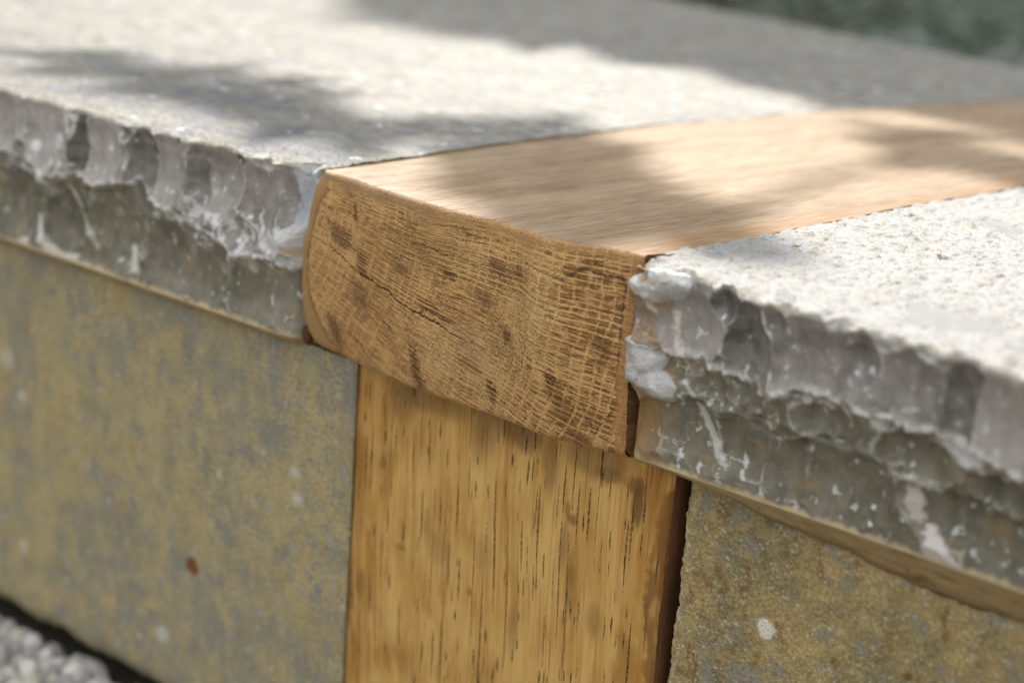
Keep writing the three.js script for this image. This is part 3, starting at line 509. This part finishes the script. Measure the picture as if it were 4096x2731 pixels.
function postPaint(x, y, o) {
  const bend = 2.5 * fbm(x * 0.012, y * 0.01, 2), u = x + bend + 0.03 * y, lon = fbm(u * 0.09, y * 0.012, 4), mid = fbm(u * 0.5 + 7, y * 0.02, 3), fine = n2(u * 2.2, y * 0.07), blot = fbm(x * 0.035 + 2, y * 0.03, 4);
  const t = clamp(0.30 + 0.5 * lon + 0.45 * mid + 0.2 * fine + 0.45 * blot + 0.3 * sm(-118, -146, x) + 0.25 * sm(-12, 16, x));
  let r = mix(0.70, 0.40, t), g = mix(0.44, 0.18, t), b = mix(0.145, 0.026, t);
  const lay = (w, R, G, B) => { w = clamp(w); r = mix(r, R, w); g = mix(g, G, w); b = mix(b, B, w); };
  const fleck = sm(0.35, 0.6, n2((x * 0.8 + y * 0.35) * 0.07, (y - x * 0.3) * 0.05)) * sm(0, 0.4, n2(x * 0.2, y * 0.03 + 3)); lay(0.35 * fleck, 0.66, 0.43, 0.17);
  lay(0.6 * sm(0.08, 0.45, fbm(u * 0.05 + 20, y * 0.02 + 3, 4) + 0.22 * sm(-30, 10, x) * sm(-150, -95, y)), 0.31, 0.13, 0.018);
  const hairs = sm(0.25, 0.6, n2(u * 1.5 + 60, y * 0.016)) * sm(-0.15, 0.3, n2(u * 0.15 + 9, y * 0.01)); lay(0.45 * hairs, 0.2, 0.085, 0.015);
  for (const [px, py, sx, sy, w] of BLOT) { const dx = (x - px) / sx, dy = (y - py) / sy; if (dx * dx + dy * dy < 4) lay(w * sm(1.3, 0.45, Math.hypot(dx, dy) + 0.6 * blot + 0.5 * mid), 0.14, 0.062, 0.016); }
  // open pores: short black dashes drawn along the grain, some long checks
  let cut = 0;
  for (let k = 0; k < 3; k++) {
    const cw = [3.3, 2.1, 5.5][k], ch = [34, 13, 95][k], ci = Math.floor(u / cw), off = hash(ci, 3 + k) * ch, cj = Math.floor((y + off) / ch), on = hash(ci, cj, 20 + k) < [0.3, 0.16, 0.4][k];
    if (!on) continue;
    const cx = (ci + 0.25 + 0.5 * hash(ci, cj, 30 + k)) * cw + 0.16 * n2(y * 0.5, ci * 3.3), l = (0.3 + 0.65 * hash(ci, cj, 40 + k)) * 0.5 * ch, v = Math.abs(y + off - (cj + 0.5) * ch) / l, wd = (0.15 + 0.34 * hash(ci, cj, 50 + k) ** 2) * (1 - v * v);
    if (v < 1) cut = Math.max(cut, sm(wd * 1.25, wd * 0.5, Math.abs(u - cx) + 0.12 * n2(x * 1.2, y * 0.9)) * (0.55 + 0.45 * sm(-0.4, 0.2, n2(y * 0.6, ci * 9.1))));
  }
  const left = sm(-128, -146, x); 
  lay(0.95 * cut, 0.032, 0.016, 0.007);
  lay(0.45 * left * sm(-0.2, 0.3, fbm(x * 0.2, y * 0.03, 3)), 0.30, 0.13, 0.03);
  const st = STAIN(y) + 1.2 * n2(y * 0.25, 2) + 0.5 * n2(y * 0.9, 3); lay(0.72 * sm(-0.8, 1.6, x - st + 0.8 * mid) * sm(-0.5, 0.1, fbm(x * 0.2, y * 0.05, 3)), 0.17 + 0.08 * mid, 0.062 + 0.03 * mid, 0.012); lay(0.3 * sm(0.9, 0.1, Math.abs(x - st) + 0.6 * mid) * sm(0, 0.4, n2(y * 0.15, 9)), 0.07, 0.028, 0.008);
  o.r = r; o.g = g; o.b = b; o.h = clamp(0.62 + 0.14 * fine + 0.12 * mid - 0.55 * cut); o.q = clamp(0.5 + 0.2 * mid + 0.12 * blot, 0.3, 0.85);
}
{
  const s = new Shape(), yT = -82.6, yB = GROUND - 6;
  plate(s, 170, 240, (u, v) => {
    const y = mix(yB, yT, v), xr = 18.2 + 0.9 * n2(y * 0.03, 4) + 0.3 * n2(y * 0.2, 2), xl = -147 + 0.5 * n2(y * 0.03, 8), x = mix(xl, xr, u), e = Math.min(x - xl, xr - x), rd = x < -60 ? 0.5 : 1.6;
    const z = -10 + 0.5 * fbm(x * 0.03, y * 0.012, 2) - (e < rd ? rd - Math.sqrt(Math.max(0, rd * rd - (rd - e) ** 2)) : 0);
    return [x, y, z, (x + 150) / 172, (y + 260) / 180];
  }, -95);
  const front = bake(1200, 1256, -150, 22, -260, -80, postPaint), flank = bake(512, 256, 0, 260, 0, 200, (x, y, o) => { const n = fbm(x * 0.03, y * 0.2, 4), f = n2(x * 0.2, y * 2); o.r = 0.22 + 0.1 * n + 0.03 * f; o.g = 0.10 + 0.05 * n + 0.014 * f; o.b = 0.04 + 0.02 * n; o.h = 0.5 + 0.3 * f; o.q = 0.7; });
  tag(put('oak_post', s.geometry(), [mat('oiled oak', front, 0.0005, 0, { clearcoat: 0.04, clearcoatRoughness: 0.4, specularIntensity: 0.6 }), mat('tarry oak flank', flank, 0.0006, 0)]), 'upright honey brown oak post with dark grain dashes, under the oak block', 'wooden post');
}
// --- stone panels either side of the post
function panelLeftPaint(x, y, o) {
  const a = fbm(x * 0.03 + 4, y * 0.02, 4), b = fbm(x * 0.1 + 9, y * 0.07, 4), f = fbm(x * 0.6, y * 0.5, 3), s = fbm(x * 0.05, y * 0.04 + 30, 3);
  const c = fbm(x * 0.2 + 77, y * 0.11, 4), crust = sm(-0.4, 0.3, 0.5 * a + 0.5 * b + (0.4 + 0.9 * sm(-0.2, 0.4, fbm(x * 0.015 + 2, y * 0.015 + 6, 2))) * (0.6 * c + 0.7 * f) + 0.5 * fbm(x * 0.012 + 5, y * 0.009, 3));
  let r = mix(0.25, 0.42, crust), g = mix(0.236, 0.337, crust), bl = mix(0.19, 0.165, crust);
  const lay = (w, R, G, B) => { w = clamp(w); r = mix(r, R, w); g = mix(g, G, w); bl = mix(bl, B, w); };
  lay(0.6 * sm(0.05, 0.45, s + 0.3 * b), 0.25, 0.25, 0.175); lay(0.3 * sm(0.05, 0.5, fbm(x * 0.08 + 15, y * 0.035 + 2, 4)), 0.18, 0.165, 0.11); lay(0.45 * sm(0.1, 0.5, fbm(x * 0.018 + 25, y * 0.02 + 12, 3)), 0.36, 0.27, 0.12); lay(0.6 * sm(0.22, 0.45, fbm(x * 0.12 + 50, y * 0.08, 4)), 0.36, 0.25, 0.10);
  lay(0.55 * sm(0.16, 0.55, fbm(x * 0.13 + 3, y * 0.09 + 8, 5) + 0.12 * sm(-230, -150, x) - 0.06), 0.33, 0.325, 0.295); lay(0.6 * sm(0.3, 0.55, fbm(x * 0.17 + 31, y * 0.1 + 2, 5)), 0.52, 0.49, 0.40);
  const dr = Math.hypot(x + 251 + 0.6 * n2(y * 0.4, 1), (y + 221) * 0.85) + 1.2 * b; lay(0.95 * sm(5.2, 3.6, dr + (y < -224 ? Math.abs(x + 250) * 0.6 : 0)), 0.17, 0.06, 0.012);
  for (const [px, py, w] of [[-404, -150, 8], [-388, -168, 4], [-182, -148, 3], [-180, -160, 3], [-178, -264, 6], [-272, -268, 4], [-390, -258, 4]]) { const d = Math.hypot((x - px) * 0.9, y - py) / w; if (d < 2.5) lay(0.6 * sm(1.3, 0.3, d + 1.3 * b + 0.9 * f), 0.62, 0.59, 0.5); }
  const k = 1 + 0.3 * f; o.r = r * k; o.g = g * k; o.b = bl * k; o.h = clamp(0.5 + 0.4 * f + 0.3 * b); o.q = 0.72 + 0.1 * f;
}
function panelRightPaint(x, y, o) {
  const a = fbm(x * 0.03 + 14, y * 0.025, 4), b = fbm(x * 0.12 + 2, y * 0.1, 4), f = fbm(x * 0.7, y * 0.7, 3), n = n2(x * 1.8, y * 1.8), diag = fbm((x + y * 0.5) * 0.12, (y - x * 0.6) * 0.35 + 5, 3);
  const t = clamp(0.5 + 0.6 * b + 0.6 * a + 0.45 * diag + 0.3 * f);
  let r = mix(0.20, 0.47, t), g = mix(0.165, 0.345, t), bl = mix(0.08, 0.14, t);
  const lay = (w, R, G, B) => { w = clamp(w); r = mix(r, R, w); g = mix(g, G, w); bl = mix(bl, B, w); };
  lay(0.6 * sm(0.2, 0.5, fbm(x * 0.06 + 40, y * 0.07, 4)), 0.22, 0.215, 0.17); lay(0.45 * sm(-0.02, 0.35, fbm(x * 0.5 + 9, y * 0.42, 3)), 0.36, 0.285, 0.125);
  lay(0.6 * sm(0.22, 0.42, fbm(x * 0.14 + 5, y * 0.07 + 3, 4) + 0.3 * Math.exp(-(((x - 38) / 7) ** 2 + ((y + 128) / 16) ** 2)) + 0.25 * Math.exp(-(((x - 33) / 8) ** 2 + ((y + 160) / 12) ** 2))), 0.20, 0.095, 0.018);
  lay(0.75 * sm(0.16, 0.4, fbm(x * 0.07 + 61, y * 0.09 + 3, 4) + 0.42 * Math.exp(-(((x - 58) / 16) ** 2 + ((y + 158) / 9) ** 2)) + 0.3 * Math.exp(-(((x - 42) / 8) ** 2 + ((y + 168) / 9) ** 2))), 0.25, 0.235, 0.19);
  const w = worley(x * 0.5 + 3 + 0.35 * n, y * 0.42 + 0.35 * f), sp = sm(0.30 * (0.25 + W.id), 0.05, w.f1 + 0.1 * f) * (hash(Math.round(w.id * 255), 9) > 0.35 ? 1 : 0) * sm(-0.25, 0.2, fbm(x * 0.1, y * 0.1 + 20, 3)); lay(0.75 * sp, 0.60, 0.61, 0.60);
  const w2 = worley(x * 0.14 + 8 + 0.25 * f, y * 0.14 + 2 + 0.2 * b); lay(0.6 * sm(0.13, 0.04, w2.f1 + 0.14 * f) * (w2.id > 0.5 ? 1 : 0), 0.66, 0.6, 0.46);
  lay(0.95 * sm(4.4, 3.2, Math.hypot(x - 64, (y + 135) * 0.9) + 2.4 * b + 2.0 * f), 0.78, 0.74, 0.62); lay(0.8 * sm(2.2, 1.2, Math.hypot(x - 122, y + 132) + b), 0.17, 0.07, 0.02);
  lay(0.7 * sm(6, 1, x - 24 + 5 * b) * sm(-0.1, 0.3, fbm(x * 0.3, y * 0.1 + 7, 3)), 0.55, 0.47, 0.33);
  const k = 1 + 0.5 * f + 0.2 * n; o.r = r * k; o.g = g * k; o.b = bl * k; o.h = clamp(0.5 + 0.4 * f + 0.3 * n + 0.25 * sp); o.q = 0.62 + 0.12 * f - 0.15 * sp;
}
const darkStone = mat('panel edge stone', bake(256, 256, 0, 60, 0, 60, (x, y, o) => { const f = fbm(x * 0.2, y * 0.2, 4); o.r = 0.2 + 0.09 * f; o.g = 0.165 + 0.08 * f; o.b = 0.10 + 0.06 * f; o.q = 0.85; }), 0.0008, 0);
{
  const s = new Shape();
  plate(s, 330, 150, (u, v) => {
    const q = 1 - (1 - u) ** 1.35, xr = -147.1 + 0.4 * n2(v * 30, 3) + 0.3 * n2(v * 90, 5), x = mix(-1150, xr, q), yT = -83 - 0.4, yB = -303 + 3 * n2(x * 0.04, 2) + 1.5 * n2(x * 0.15, 6), y = mix(yB, yT, v), e = Math.min(y - yB, 14) / 14, eR = Math.min(1, (xr - x) / 2.2);
    return [x, y, -8 + 1.0 * fbm(x * 0.02, y * 0.02, 3) + 0.5 * fbm(x * 0.12, y * 0.1, 3) - 7 * (1 - e) ** 2 - 0.9 * (1 - eR) ** 2, (x + 440) / 300, (y + 310) / 230];
  }, -42);
  tag(put('stone_panel', s.geometry(), [mat('ochre crusted stone', bake(1200, 920, -440, -140, -310, -80, panelLeftPaint), 0.0009, 0), darkStone]), 'upright grey and ochre stone riser panel with a rust spot, left of the oak post', 'stone panel', 'stone riser panels of the bench');
}
{
  const s = new Shape(), topEdge = line([[22, -83], [45, -84.5], [63, -90], [94, -91.5], [104, -95.5], [133, -98], [160, -97], [760, -96]]);
  plate(s, 360, 300, (u, v) => {
    const q = u ** 1.7, y0 = mix(-306, -90, v), xl = 24.3 + 0.7 * n2(y0 * 0.06, 3) + 0.7 * n2(y0 * 0.3, 5) + 0.4 * n2(y0 * 0.9, 7) - 0.0, x = mix(xl, 760, q), yT = topEdge(x) + 0.9 * n2(x * 0.2, 2) + 0.5 * n2(x * 0.7, 4), y = mix(-306, yT, v), e = Math.min(1, (yT - y) / 3), eL = Math.min(1, (x - xl) / 2);
    return [x, y, -12 + 0.8 * fbm(x * 0.03, y * 0.03, 3) + 0.7 * fbm(x * 0.16, y * 0.16, 4) + 0.12 * n2(x * 0.9, y * 0.9) - 1.6 * (1 - e) ** 2 - 1.2 * (1 - eL) ** 2, (x - 15) / 200, (y + 260) / 180];
  }, -46);
  tag(put('stone_panel_001', s.geometry(), [mat('sandy ochre stone', bake(1400, 1260, 15, 215, -260, -80, panelRightPaint), 0.0005, 0), darkStone]), 'upright sandy ochre stone riser panel with white specks, right of the oak post', 'stone panel', 'stone riser panels of the bench');
}
// --- added block core: carries the seat, shuts daylight out of the post gap
{
  const s = new Shape();
  const m = mat('dark block core', bake(256, 256, 0, 300, 0, 300, (x, y, o) => { const f = fbm(x * 0.05, y * 0.05, 4); o.r = 0.16 + 0.08 * f; o.g = 0.15 + 0.08 * f; o.b = 0.135 + 0.07 * f; o.q = 0.9; }), 0.001, 0);
  plate(s, 60, 12, (u, v) => { const x = mix(-1100, 720, u), y = mix(GROUND - 20, -102, v); return [x, y, -98 + 1.5 * n2(x * 0.05, y * 0.05), x / 300, y / 300]; }, -540, 0, 0);
  tag(put('added_block_core', s.geometry(), [m]), 'added grey block core that shuts out light behind the riser panels, under the seat slabs', 'bench core');
}

// ------------------------------------------------------------------ ground, gravel, planting behind
{
  const g = new THREE.PlaneGeometry(160, 160, 1, 1); g.rotateX(-Math.PI / 2);
  const uv = g.attributes.uv; for (let i = 0; i < uv.count; i++) uv.setXY(i, uv.getX(i) * 160, uv.getY(i) * 160);
  const b = bake(512, 512, 0, 1000, 0, 1000, (x, y, o) => { const f = fbm(x * 0.03, y * 0.03, 4), n = fbm(x * 0.2, y * 0.2, 3); o.r = 0.085 + 0.04 * f + 0.03 * n; o.g = 0.08 + 0.05 * f + 0.03 * n; o.b = 0.05 + 0.03 * f + 0.02 * n; o.q = 0.95; });
  const m = mat('soil', b, 0.004, 0);
  const o = put('ground', g, m); o.position.y = (GROUND - 8) / 1000; tag(o, null, null, null, 'structure');
}
function chipping(k) {   // one angular piece of crushed stone, about 1 m across before scaling
  const g = new THREE.IcosahedronGeometry(0.5, 2), p = g.attributes.position, cuts = [];
  for (let i = 0; i < 11; i++) cuts.push([new THREE.Vector3(rr(-1, 1), rr(-1, 1), rr(-1, 1)).normalize(), rr(0.27, 0.42)]);
  const v = new THREE.Vector3();
  for (let i = 0; i < p.count; i++) {
    v.fromBufferAttribute(p, i);
    for (const [n, d] of cuts) { const e = v.dot(n) - d; if (e > 0) v.addScaledVector(n, -e); }
    v.multiplyScalar(1 + 0.05 * n2(v.x * 6 + k, v.y * 6 + v.z * 5));
    p.setXYZ(i, v.x, v.y * 0.8, v.z);
  }
  g.computeVertexNormals();
  return g;
}
const chips = [0, 1, 2, 3, 4].map(chipping);
const chipMats = [[0.60, 0.575, 0.53], [0.46, 0.44, 0.41], [0.70, 0.66, 0.59], [0.36, 0.35, 0.34], [0.56, 0.50, 0.42]].map(([r, g, b], k) => { const m = new THREE.MeshStandardMaterial({ roughness: 0.8 }); m.color.setRGB(r, g, b); m.name = 'gravel tone'; return m; });
{
  // loose chippings that can be told apart at the foot of the left panel
  let n = 0;
  for (let k = 0; k < 120; k++) {
    const x = rr(-450, -250), z = rr(-2, 58), s = rr(10, 18);
    const o = put('gravel_stone' + (n ? '_' + String(n).padStart(3, '0') : ''), chips[k % 5], chipMats[(rnd() * 5) | 0]); n++;
    o.position.set(x / 1000, (GROUND + s * 0.22 + 3 + rr(0, 3)) / 1000, z / 1000); o.rotation.set(rr(0, 6), rr(0, 6), rr(0, 6)); o.scale.setScalar(s / 1000);
    tag(o, 'pale grey gravel chipping lying at the foot of the left stone panel', 'gravel stone', 'gravel chippings at the foot of the left panel');
  }
  const all = chips.map((g) => g), base = mergeGeometries([all[0]]);
  const N = 12000, im = new THREE.InstancedMesh(base, new THREE.MeshStandardMaterial({ roughness: 0.85 }), N), M = new THREE.Matrix4(), Q = new THREE.Quaternion(), E = new THREE.Euler(), C = new THREE.Color();
  for (let k = 0; k < N; k++) {
    const s = rr(9, 18) / 1000; M.compose(new THREE.Vector3(k < 3000 ? rr(-0.6, -0.15) : rr(-1.3, 0.9), (GROUND - 2 - rr(0, 5) + (k < 3000 ? 4 : 0)) / 1000, k < 3000 ? rr(-0.012, 0.1) : rr(-0.012, 1.1)), Q.setFromEuler(E.set(rr(0, 6), rr(0, 6), rr(0, 6))), new THREE.Vector3(s, s, s));
    im.setMatrixAt(k, M); const t = rr(0.32, 0.68); im.setColorAt(k, C.setRGB(t, t * 0.96, t * 0.89));
  }
  im.name = 'gravel'; im.castShadow = im.receiveShadow = true; tag(im, null, null, null, 'stuff'); im.userData.label = 'pale grey gravel spread in front of the bench'; im.userData.category = 'gravel'; scene.add(im);
}
function leafGeo(w, l, bend) {
  const s = new Shape();
  s.grid(4, 6, 0, (i, j) => { const v = j / 6, u = i / 4 - 0.5, wd = Math.sin(Math.PI * Math.pow(v, 0.75)) * w; return [u * wd * 1000, (Math.abs(u) * wd * 0.35 + bend * v * v * l) * 1000, -v * l * 1000, i / 4, v]; });
  return s.geometry();
}
function leaves(name, parent, geo, m, spots, scale, tint) {
  const im = new THREE.InstancedMesh(geo, m, spots.length), M = new THREE.Matrix4(), Q = new THREE.Quaternion(), E = new THREE.Euler(), C = new THREE.Color();
  spots.forEach(([x, y, z, tilt], k) => { const s = scale * rr(0.7, 1.25); M.compose(new THREE.Vector3(x, y, z), Q.setFromEuler(E.set(rr(-0.9, 0.9) + (tilt ?? 0), rr(0, 6.28), rr(-0.9, 0.9))), new THREE.Vector3(s, s, s)); im.setMatrixAt(k, M); const t = rr(0.65, 1.25); im.setColorAt(k, C.setRGB(tint[0] * t, tint[1] * t * rr(0.93, 1.07), tint[2] * t)); });
  im.name = name; im.castShadow = im.receiveShadow = true; im.userData.kind = 'stuff'; parent.add(im);
  return im;
}
const leafMat = new THREE.MeshPhysicalMaterial({ roughness: 0.6, side: THREE.DoubleSide }); leafMat.name = 'leaf';
const barkMat = new THREE.MeshStandardMaterial({ roughness: 0.95 }); barkMat.color.setRGB(0.12, 0.095, 0.07); barkMat.name = 'bark';
function limb(pts, r0, r1, seg = 8) {
  const c = new THREE.CatmullRomCurve3(pts), n = pts.length * 6, g = new THREE.TubeGeometry(c, n, 1, seg), p = g.attributes.position, q = new THREE.Vector3(), v = new THREE.Vector3();
  for (let j = 0; j <= n; j++) { c.getPointAt(j / n, q); const r = mix(r0, r1, j / n); for (let i = 0; i <= seg; i++) { const k = j * (seg + 1) + i; v.fromBufferAttribute(p, k).sub(q).multiplyScalar(r).add(q); p.setXYZ(k, v.x, v.y, v.z); } }
  g.computeVertexNormals();
  return g;
}
// --- low grey-green shrubs behind the bench
function shrub(name, label, x, z, w, h, n, tint) {
  const g = new THREE.Group(); g.name = name; g.position.set(x, (GROUND - 6) / 1000, z); scene.add(g); tag(g, label, 'shrub', 'low shrubs behind the bench');
  const stems = []; for (let k = 0; k < 9; k++) { const a = rr(0, 6.28), q = rr(0.3, 0.8); stems.push(limb([new THREE.Vector3(0, 0, 0), new THREE.Vector3(Math.cos(a) * w * q * 0.4, h * 0.4, Math.sin(a) * w * q * 0.4), new THREE.Vector3(Math.cos(a) * w * q, h * 0.85, Math.sin(a) * w * q)], 0.008, 0.003, 6)); }
  put('stem', mergeGeometries(stems), barkMat, g);
  const spots = []; while (spots.length < n) { const a = rr(-1, 1), b = rr(0, 1), c = rr(-1, 1), d = Math.hypot(a, (b - 0.25) / 0.8, c) + 0.25 * n2(a * 3 + x * 5, c * 3 + b * 3); if (d < 1 && d > 0.35) spots.push([a * w, b * h + 0.02, c * w]); }
  leaves('foliage', g, leafGeo(0.011, 0.04, 0.15), leafMat, spots, 1.1, tint);
}
const shrubs = [[-0.6, -1.45, 0.4, 0.2, 'low grey green shrub close behind the left slab'], [0.25, -1.3, 0.42, 0.22, 'low grey green shrub close behind the oak block'], [-1.35, -2.5, 0.5, 0.22, 'low green shrub at the far left of the lawn'], [-0.5, -2.7, 0.5, 0.24, 'low green shrub in the middle of the lawn'], [-1.0, -3.7, 0.6, 0.3, 'farthest green shrub across the lawn']];
shrubs.forEach(([x, z, w, h, label], k) => shrub('shrub' + (k ? '_' + String(k).padStart(3, '0') : ''), label, x, z, w, h, 2400, k < 2 ? [0.30, 0.34, 0.31] : [0.24, 0.29, 0.22]));
// --- grass round the shrubs
{
  const spots = []; for (let k = 0; k < 60000; k++) spots.push([rr(-3.4, 1.4), (GROUND - 8) / 1000, rr(-5.2, -0.8), 1.3]);
  const blade = leafGeo(0.004, 0.07, 0.3), im = leaves('grass', scene, blade, leafMat, spots, 1, [0.28, 0.33, 0.26]);
  tag(im, 'short green grass behind the bench', 'grass');
}
// --- the tree whose boughs shade the seat; it stands to the left, out of the picture
{
  const tree = new THREE.Group(); tree.name = 'tree'; tree.position.set(-3.7, (GROUND - 10) / 1000, -0.9); scene.add(tree);
  tag(tree, 'broadleaved tree beside the bench whose boughs hang over the seat', 'tree');
  const o = tree.position, at = (x, z, d) => new THREE.Vector3(x / 1000, 0, z / 1000).addScaledVector(SUN, d).sub(o), V = (x, y, z) => new THREE.Vector3(x, y, z);
  put('trunk', limb([V(0, 0, 0), V(0.05, 0.9, 0.03), V(0.18, 1.9, -0.05), V(0.3, 2.9, -0.15), V(0.35, 3.8, -0.25)], 0.16, 0.06, 14), barkMat, tree);
  const spots = [];
  const bough = (list, r0, spread, n, from) => {   // a bough from the trunk, leaves thick about the points listed (on the seat, in mm, and the distance up the sun's rays)
    const ends = list.map(([x, z, d]) => at(x, z, d));
    put('branch', limb([from, from.clone().lerp(ends[0], 0.5).add(V(0, 0.12, 0)), ...ends], r0, 0.003, 8), barkMat, tree);
    list.forEach(([x, z, d, rx, rz, k]) => { for (let i = 0; i < (k ?? n); i++) { const a = rr(0, 6.283), q = Math.sqrt(rnd()); const p = at(x + Math.cos(a) * q * rx, z + Math.sin(a) * q * rz, d + rr(-0.18, 0.18)); spots.push([p.x, p.y, p.z]); } });
  };
  bough([[-600, -640, 3.0, 260, 170, 520], [-330, -580, 3.0, 210, 150, 520], [-120, -560, 3.1, 190, 140, 500], [80, -520, 3.1, 170, 130, 460], [330, -520, 3.2, 220, 190, 420]], 0.03, 1, 0, V(0.3, 2.8, -0.15));
  bough([[-360, -96, 2.7, 80, 12, 40], [-245, -78, 2.7, 50, 12, 30], [-165, -128, 2.7, 14, 10, 30], [-122, -96, 2.7, 12, 8, 26], [-82, -70, 2.7, 12, 8, 26], [-46, -48, 2.75, 12, 8, 22], [-20, -26, 2.75, 8, 8, 8], [-12, -312, 2.8, 60, 8, 14], [40, -300, 2.8, 30, 8, 8]], 0.022, 1, 0, V(0.2, 2.1, -0.08));
  bough([[-700, -1000, 3.3, 450, 300, 900], [-250, -1050, 3.3, 400, 330, 900], [250, -1000, 3.4, 400, 330, 800], [700, -900, 3.5, 350, 350, 700]], 0.03, 1, 0, V(0.34, 3.5, -0.22));
  // the rest of the crown spreads over the back of the bench and leaves the gaps the sun comes through
  const edgeA = line([[-566, -443], [-447, -383], [-368, -349], [-357, -421], [-334, -425], [-257, -369], [-226, -413], [-167, -410], [-105, -404], [3, -375], [90, -340], [250, -300]]);
  const wide = [];
  while (wide.length < 36000) {
    const p = new THREE.Vector3(rr(-4.6, 2.6), rr(2.1, 4.4), rr(-5.2, -0.1)), t = (p.y) / SUN.y, X = (p.x - SUN.x * t) * 1000, Z = (p.z - SUN.z * t) * 1000;
    if (fbm(p.x * 1.3 + 5, p.z * 1.3 + p.y, 2) < -0.18) continue;
    if (X > -760 && X < 330 && Z > edgeA(X) - 60 && Z < 500) continue;
    if (Z > -200 && rnd() < 0.94) continue;
    p.sub(o); wide.push([p.x, p.y, p.z]);
  }
  const lit = (v) => { const t = (v.y + o.y) / SUN.y, X = (v.x + o.x - SUN.x * t) * 1000, Z = (v.z + o.z - SUN.z * t) * 1000; return X > -700 && X < 330 && Z > edgeA(X) - 40 && Z < 420; };
  for (let k = 0; k < 60; k++) { const q = wide[(rnd() * wide.length) | 0], e = V(q[0], q[1] + 0.1, q[2]), f = V(0.3, rr(2.2, 3.6), -0.15); const mid = f.clone().lerp(e, 0.5).add(V(0, 0.2, 0)), curve = new THREE.CatmullRomCurve3([f, mid, e]); if (curve.getPoints(40).some(lit)) continue; put('branch', limb([f, mid, e], 0.03, 0.005, 7), barkMat, tree); }
  leaves('crown', tree, leafGeo(0.034, 0.062, 0.12), leafMat, spots, 1, [0.06, 0.10, 0.03]);
  leaves('crown', tree, leafGeo(0.05, 0.09, 0.12), leafMat, wide, 1, [0.06, 0.10, 0.03]);
}
// ------------------------------------------------------------------ crumbs on the right slab
{
  const yAt = (x, z) => topRight(x, z, tr).h;
  const chip = new Shape(); chip.grid(14, 6, 0, (i, j) => { const t = i / 14 - 0.5, w = (j / 6 - 0.5) * 1.0 * (1 - 1.6 * t * t), x = t * 4.2, y = 0.35 + 3.4 * Math.max(0, t) ** 2 * 2.2 + 1.2 * w * w; return [x, y, w + 0.5 * Math.sin(t * 3), 0, 0]; }); chip.grid(14, 6, 0, (i, j) => { const t = i / 14 - 0.5, w = (j / 6 - 0.5) * 1.0 * (1 - 1.6 * t * t), x = t * 4.2, y = 0.18 + 3.4 * Math.max(0, t) ** 2 * 2.2 + 1.2 * w * w; return [x, y, w + 0.5 * Math.sin(t * 3), 0, 0]; }, true);
  const cm = new THREE.MeshStandardMaterial({ roughness: 0.6, side: THREE.DoubleSide }); cm.color.setRGB(0.42, 0.17, 0.045);
  const c = put('wood_shaving', chip.geometry(), cm); c.position.set(0.0345, (yAt(34.5, -54.5) + 0.4) / 1000, -0.0545); c.rotation.y = 0.35; tag(c, 'tiny curled orange wood shaving on the right stone slab', 'wood shaving');
  const P = (a, b, d) => new THREE.Vector3(a / 1000, b / 1000, d / 1000);
  const tg = mergeGeometries([limb([P(-2, 0, -0.3), P(0, 0.25, 0), P(1.6, 0.1, 0.7)], 0.00022, 0.00014, 6), limb([P(0.1, 0.25, 0), P(-0.9, 0.7, -0.9), P(-1.8, 0.9, -1.3)], 0.00016, 0.0001, 6)]);
  const tm = new THREE.MeshStandardMaterial({ roughness: 0.8 }); tm.color.setRGB(0.03, 0.025, 0.02);
  const t = put('twig', tg, tm); t.position.set(0.0773, (yAt(77.3, -91.2) + 0.5) / 1000, -0.0912); t.rotation.y = -0.5; tag(t, 'tiny dark forked twig on the right stone slab', 'twig');
}
{
  const s = new Shape();
  s.grid(20, 12, 0, (i, j) => { const a = (i % 20) / 20 * Math.PI * 2, b = (j / 12 - 0.5) * Math.PI, k = 1 + 0.3 * n2(Math.cos(a) * 2 + 3, Math.sin(a) * 2 + b); return [Math.cos(a) * Math.cos(b) * 2.6 * k, Math.sin(b) * 4.2 * k, Math.sin(a) * Math.cos(b) * 2.2 * k, i / 20, j / 12]; }, true);
  const m = new THREE.MeshStandardMaterial({ roughness: 0.85 }); m.color.setRGB(0.09, 0.032, 0.012);
  const o = put('bark_crumb', s.geometry(), m); o.position.set(-0.1735, -0.0775, -0.004); o.rotation.z = 0.25;
  tag(o, 'small dark brown bark crumb wedged between the left slab and the oak block', 'bark crumb');
}
renderer.render(scene, camera);
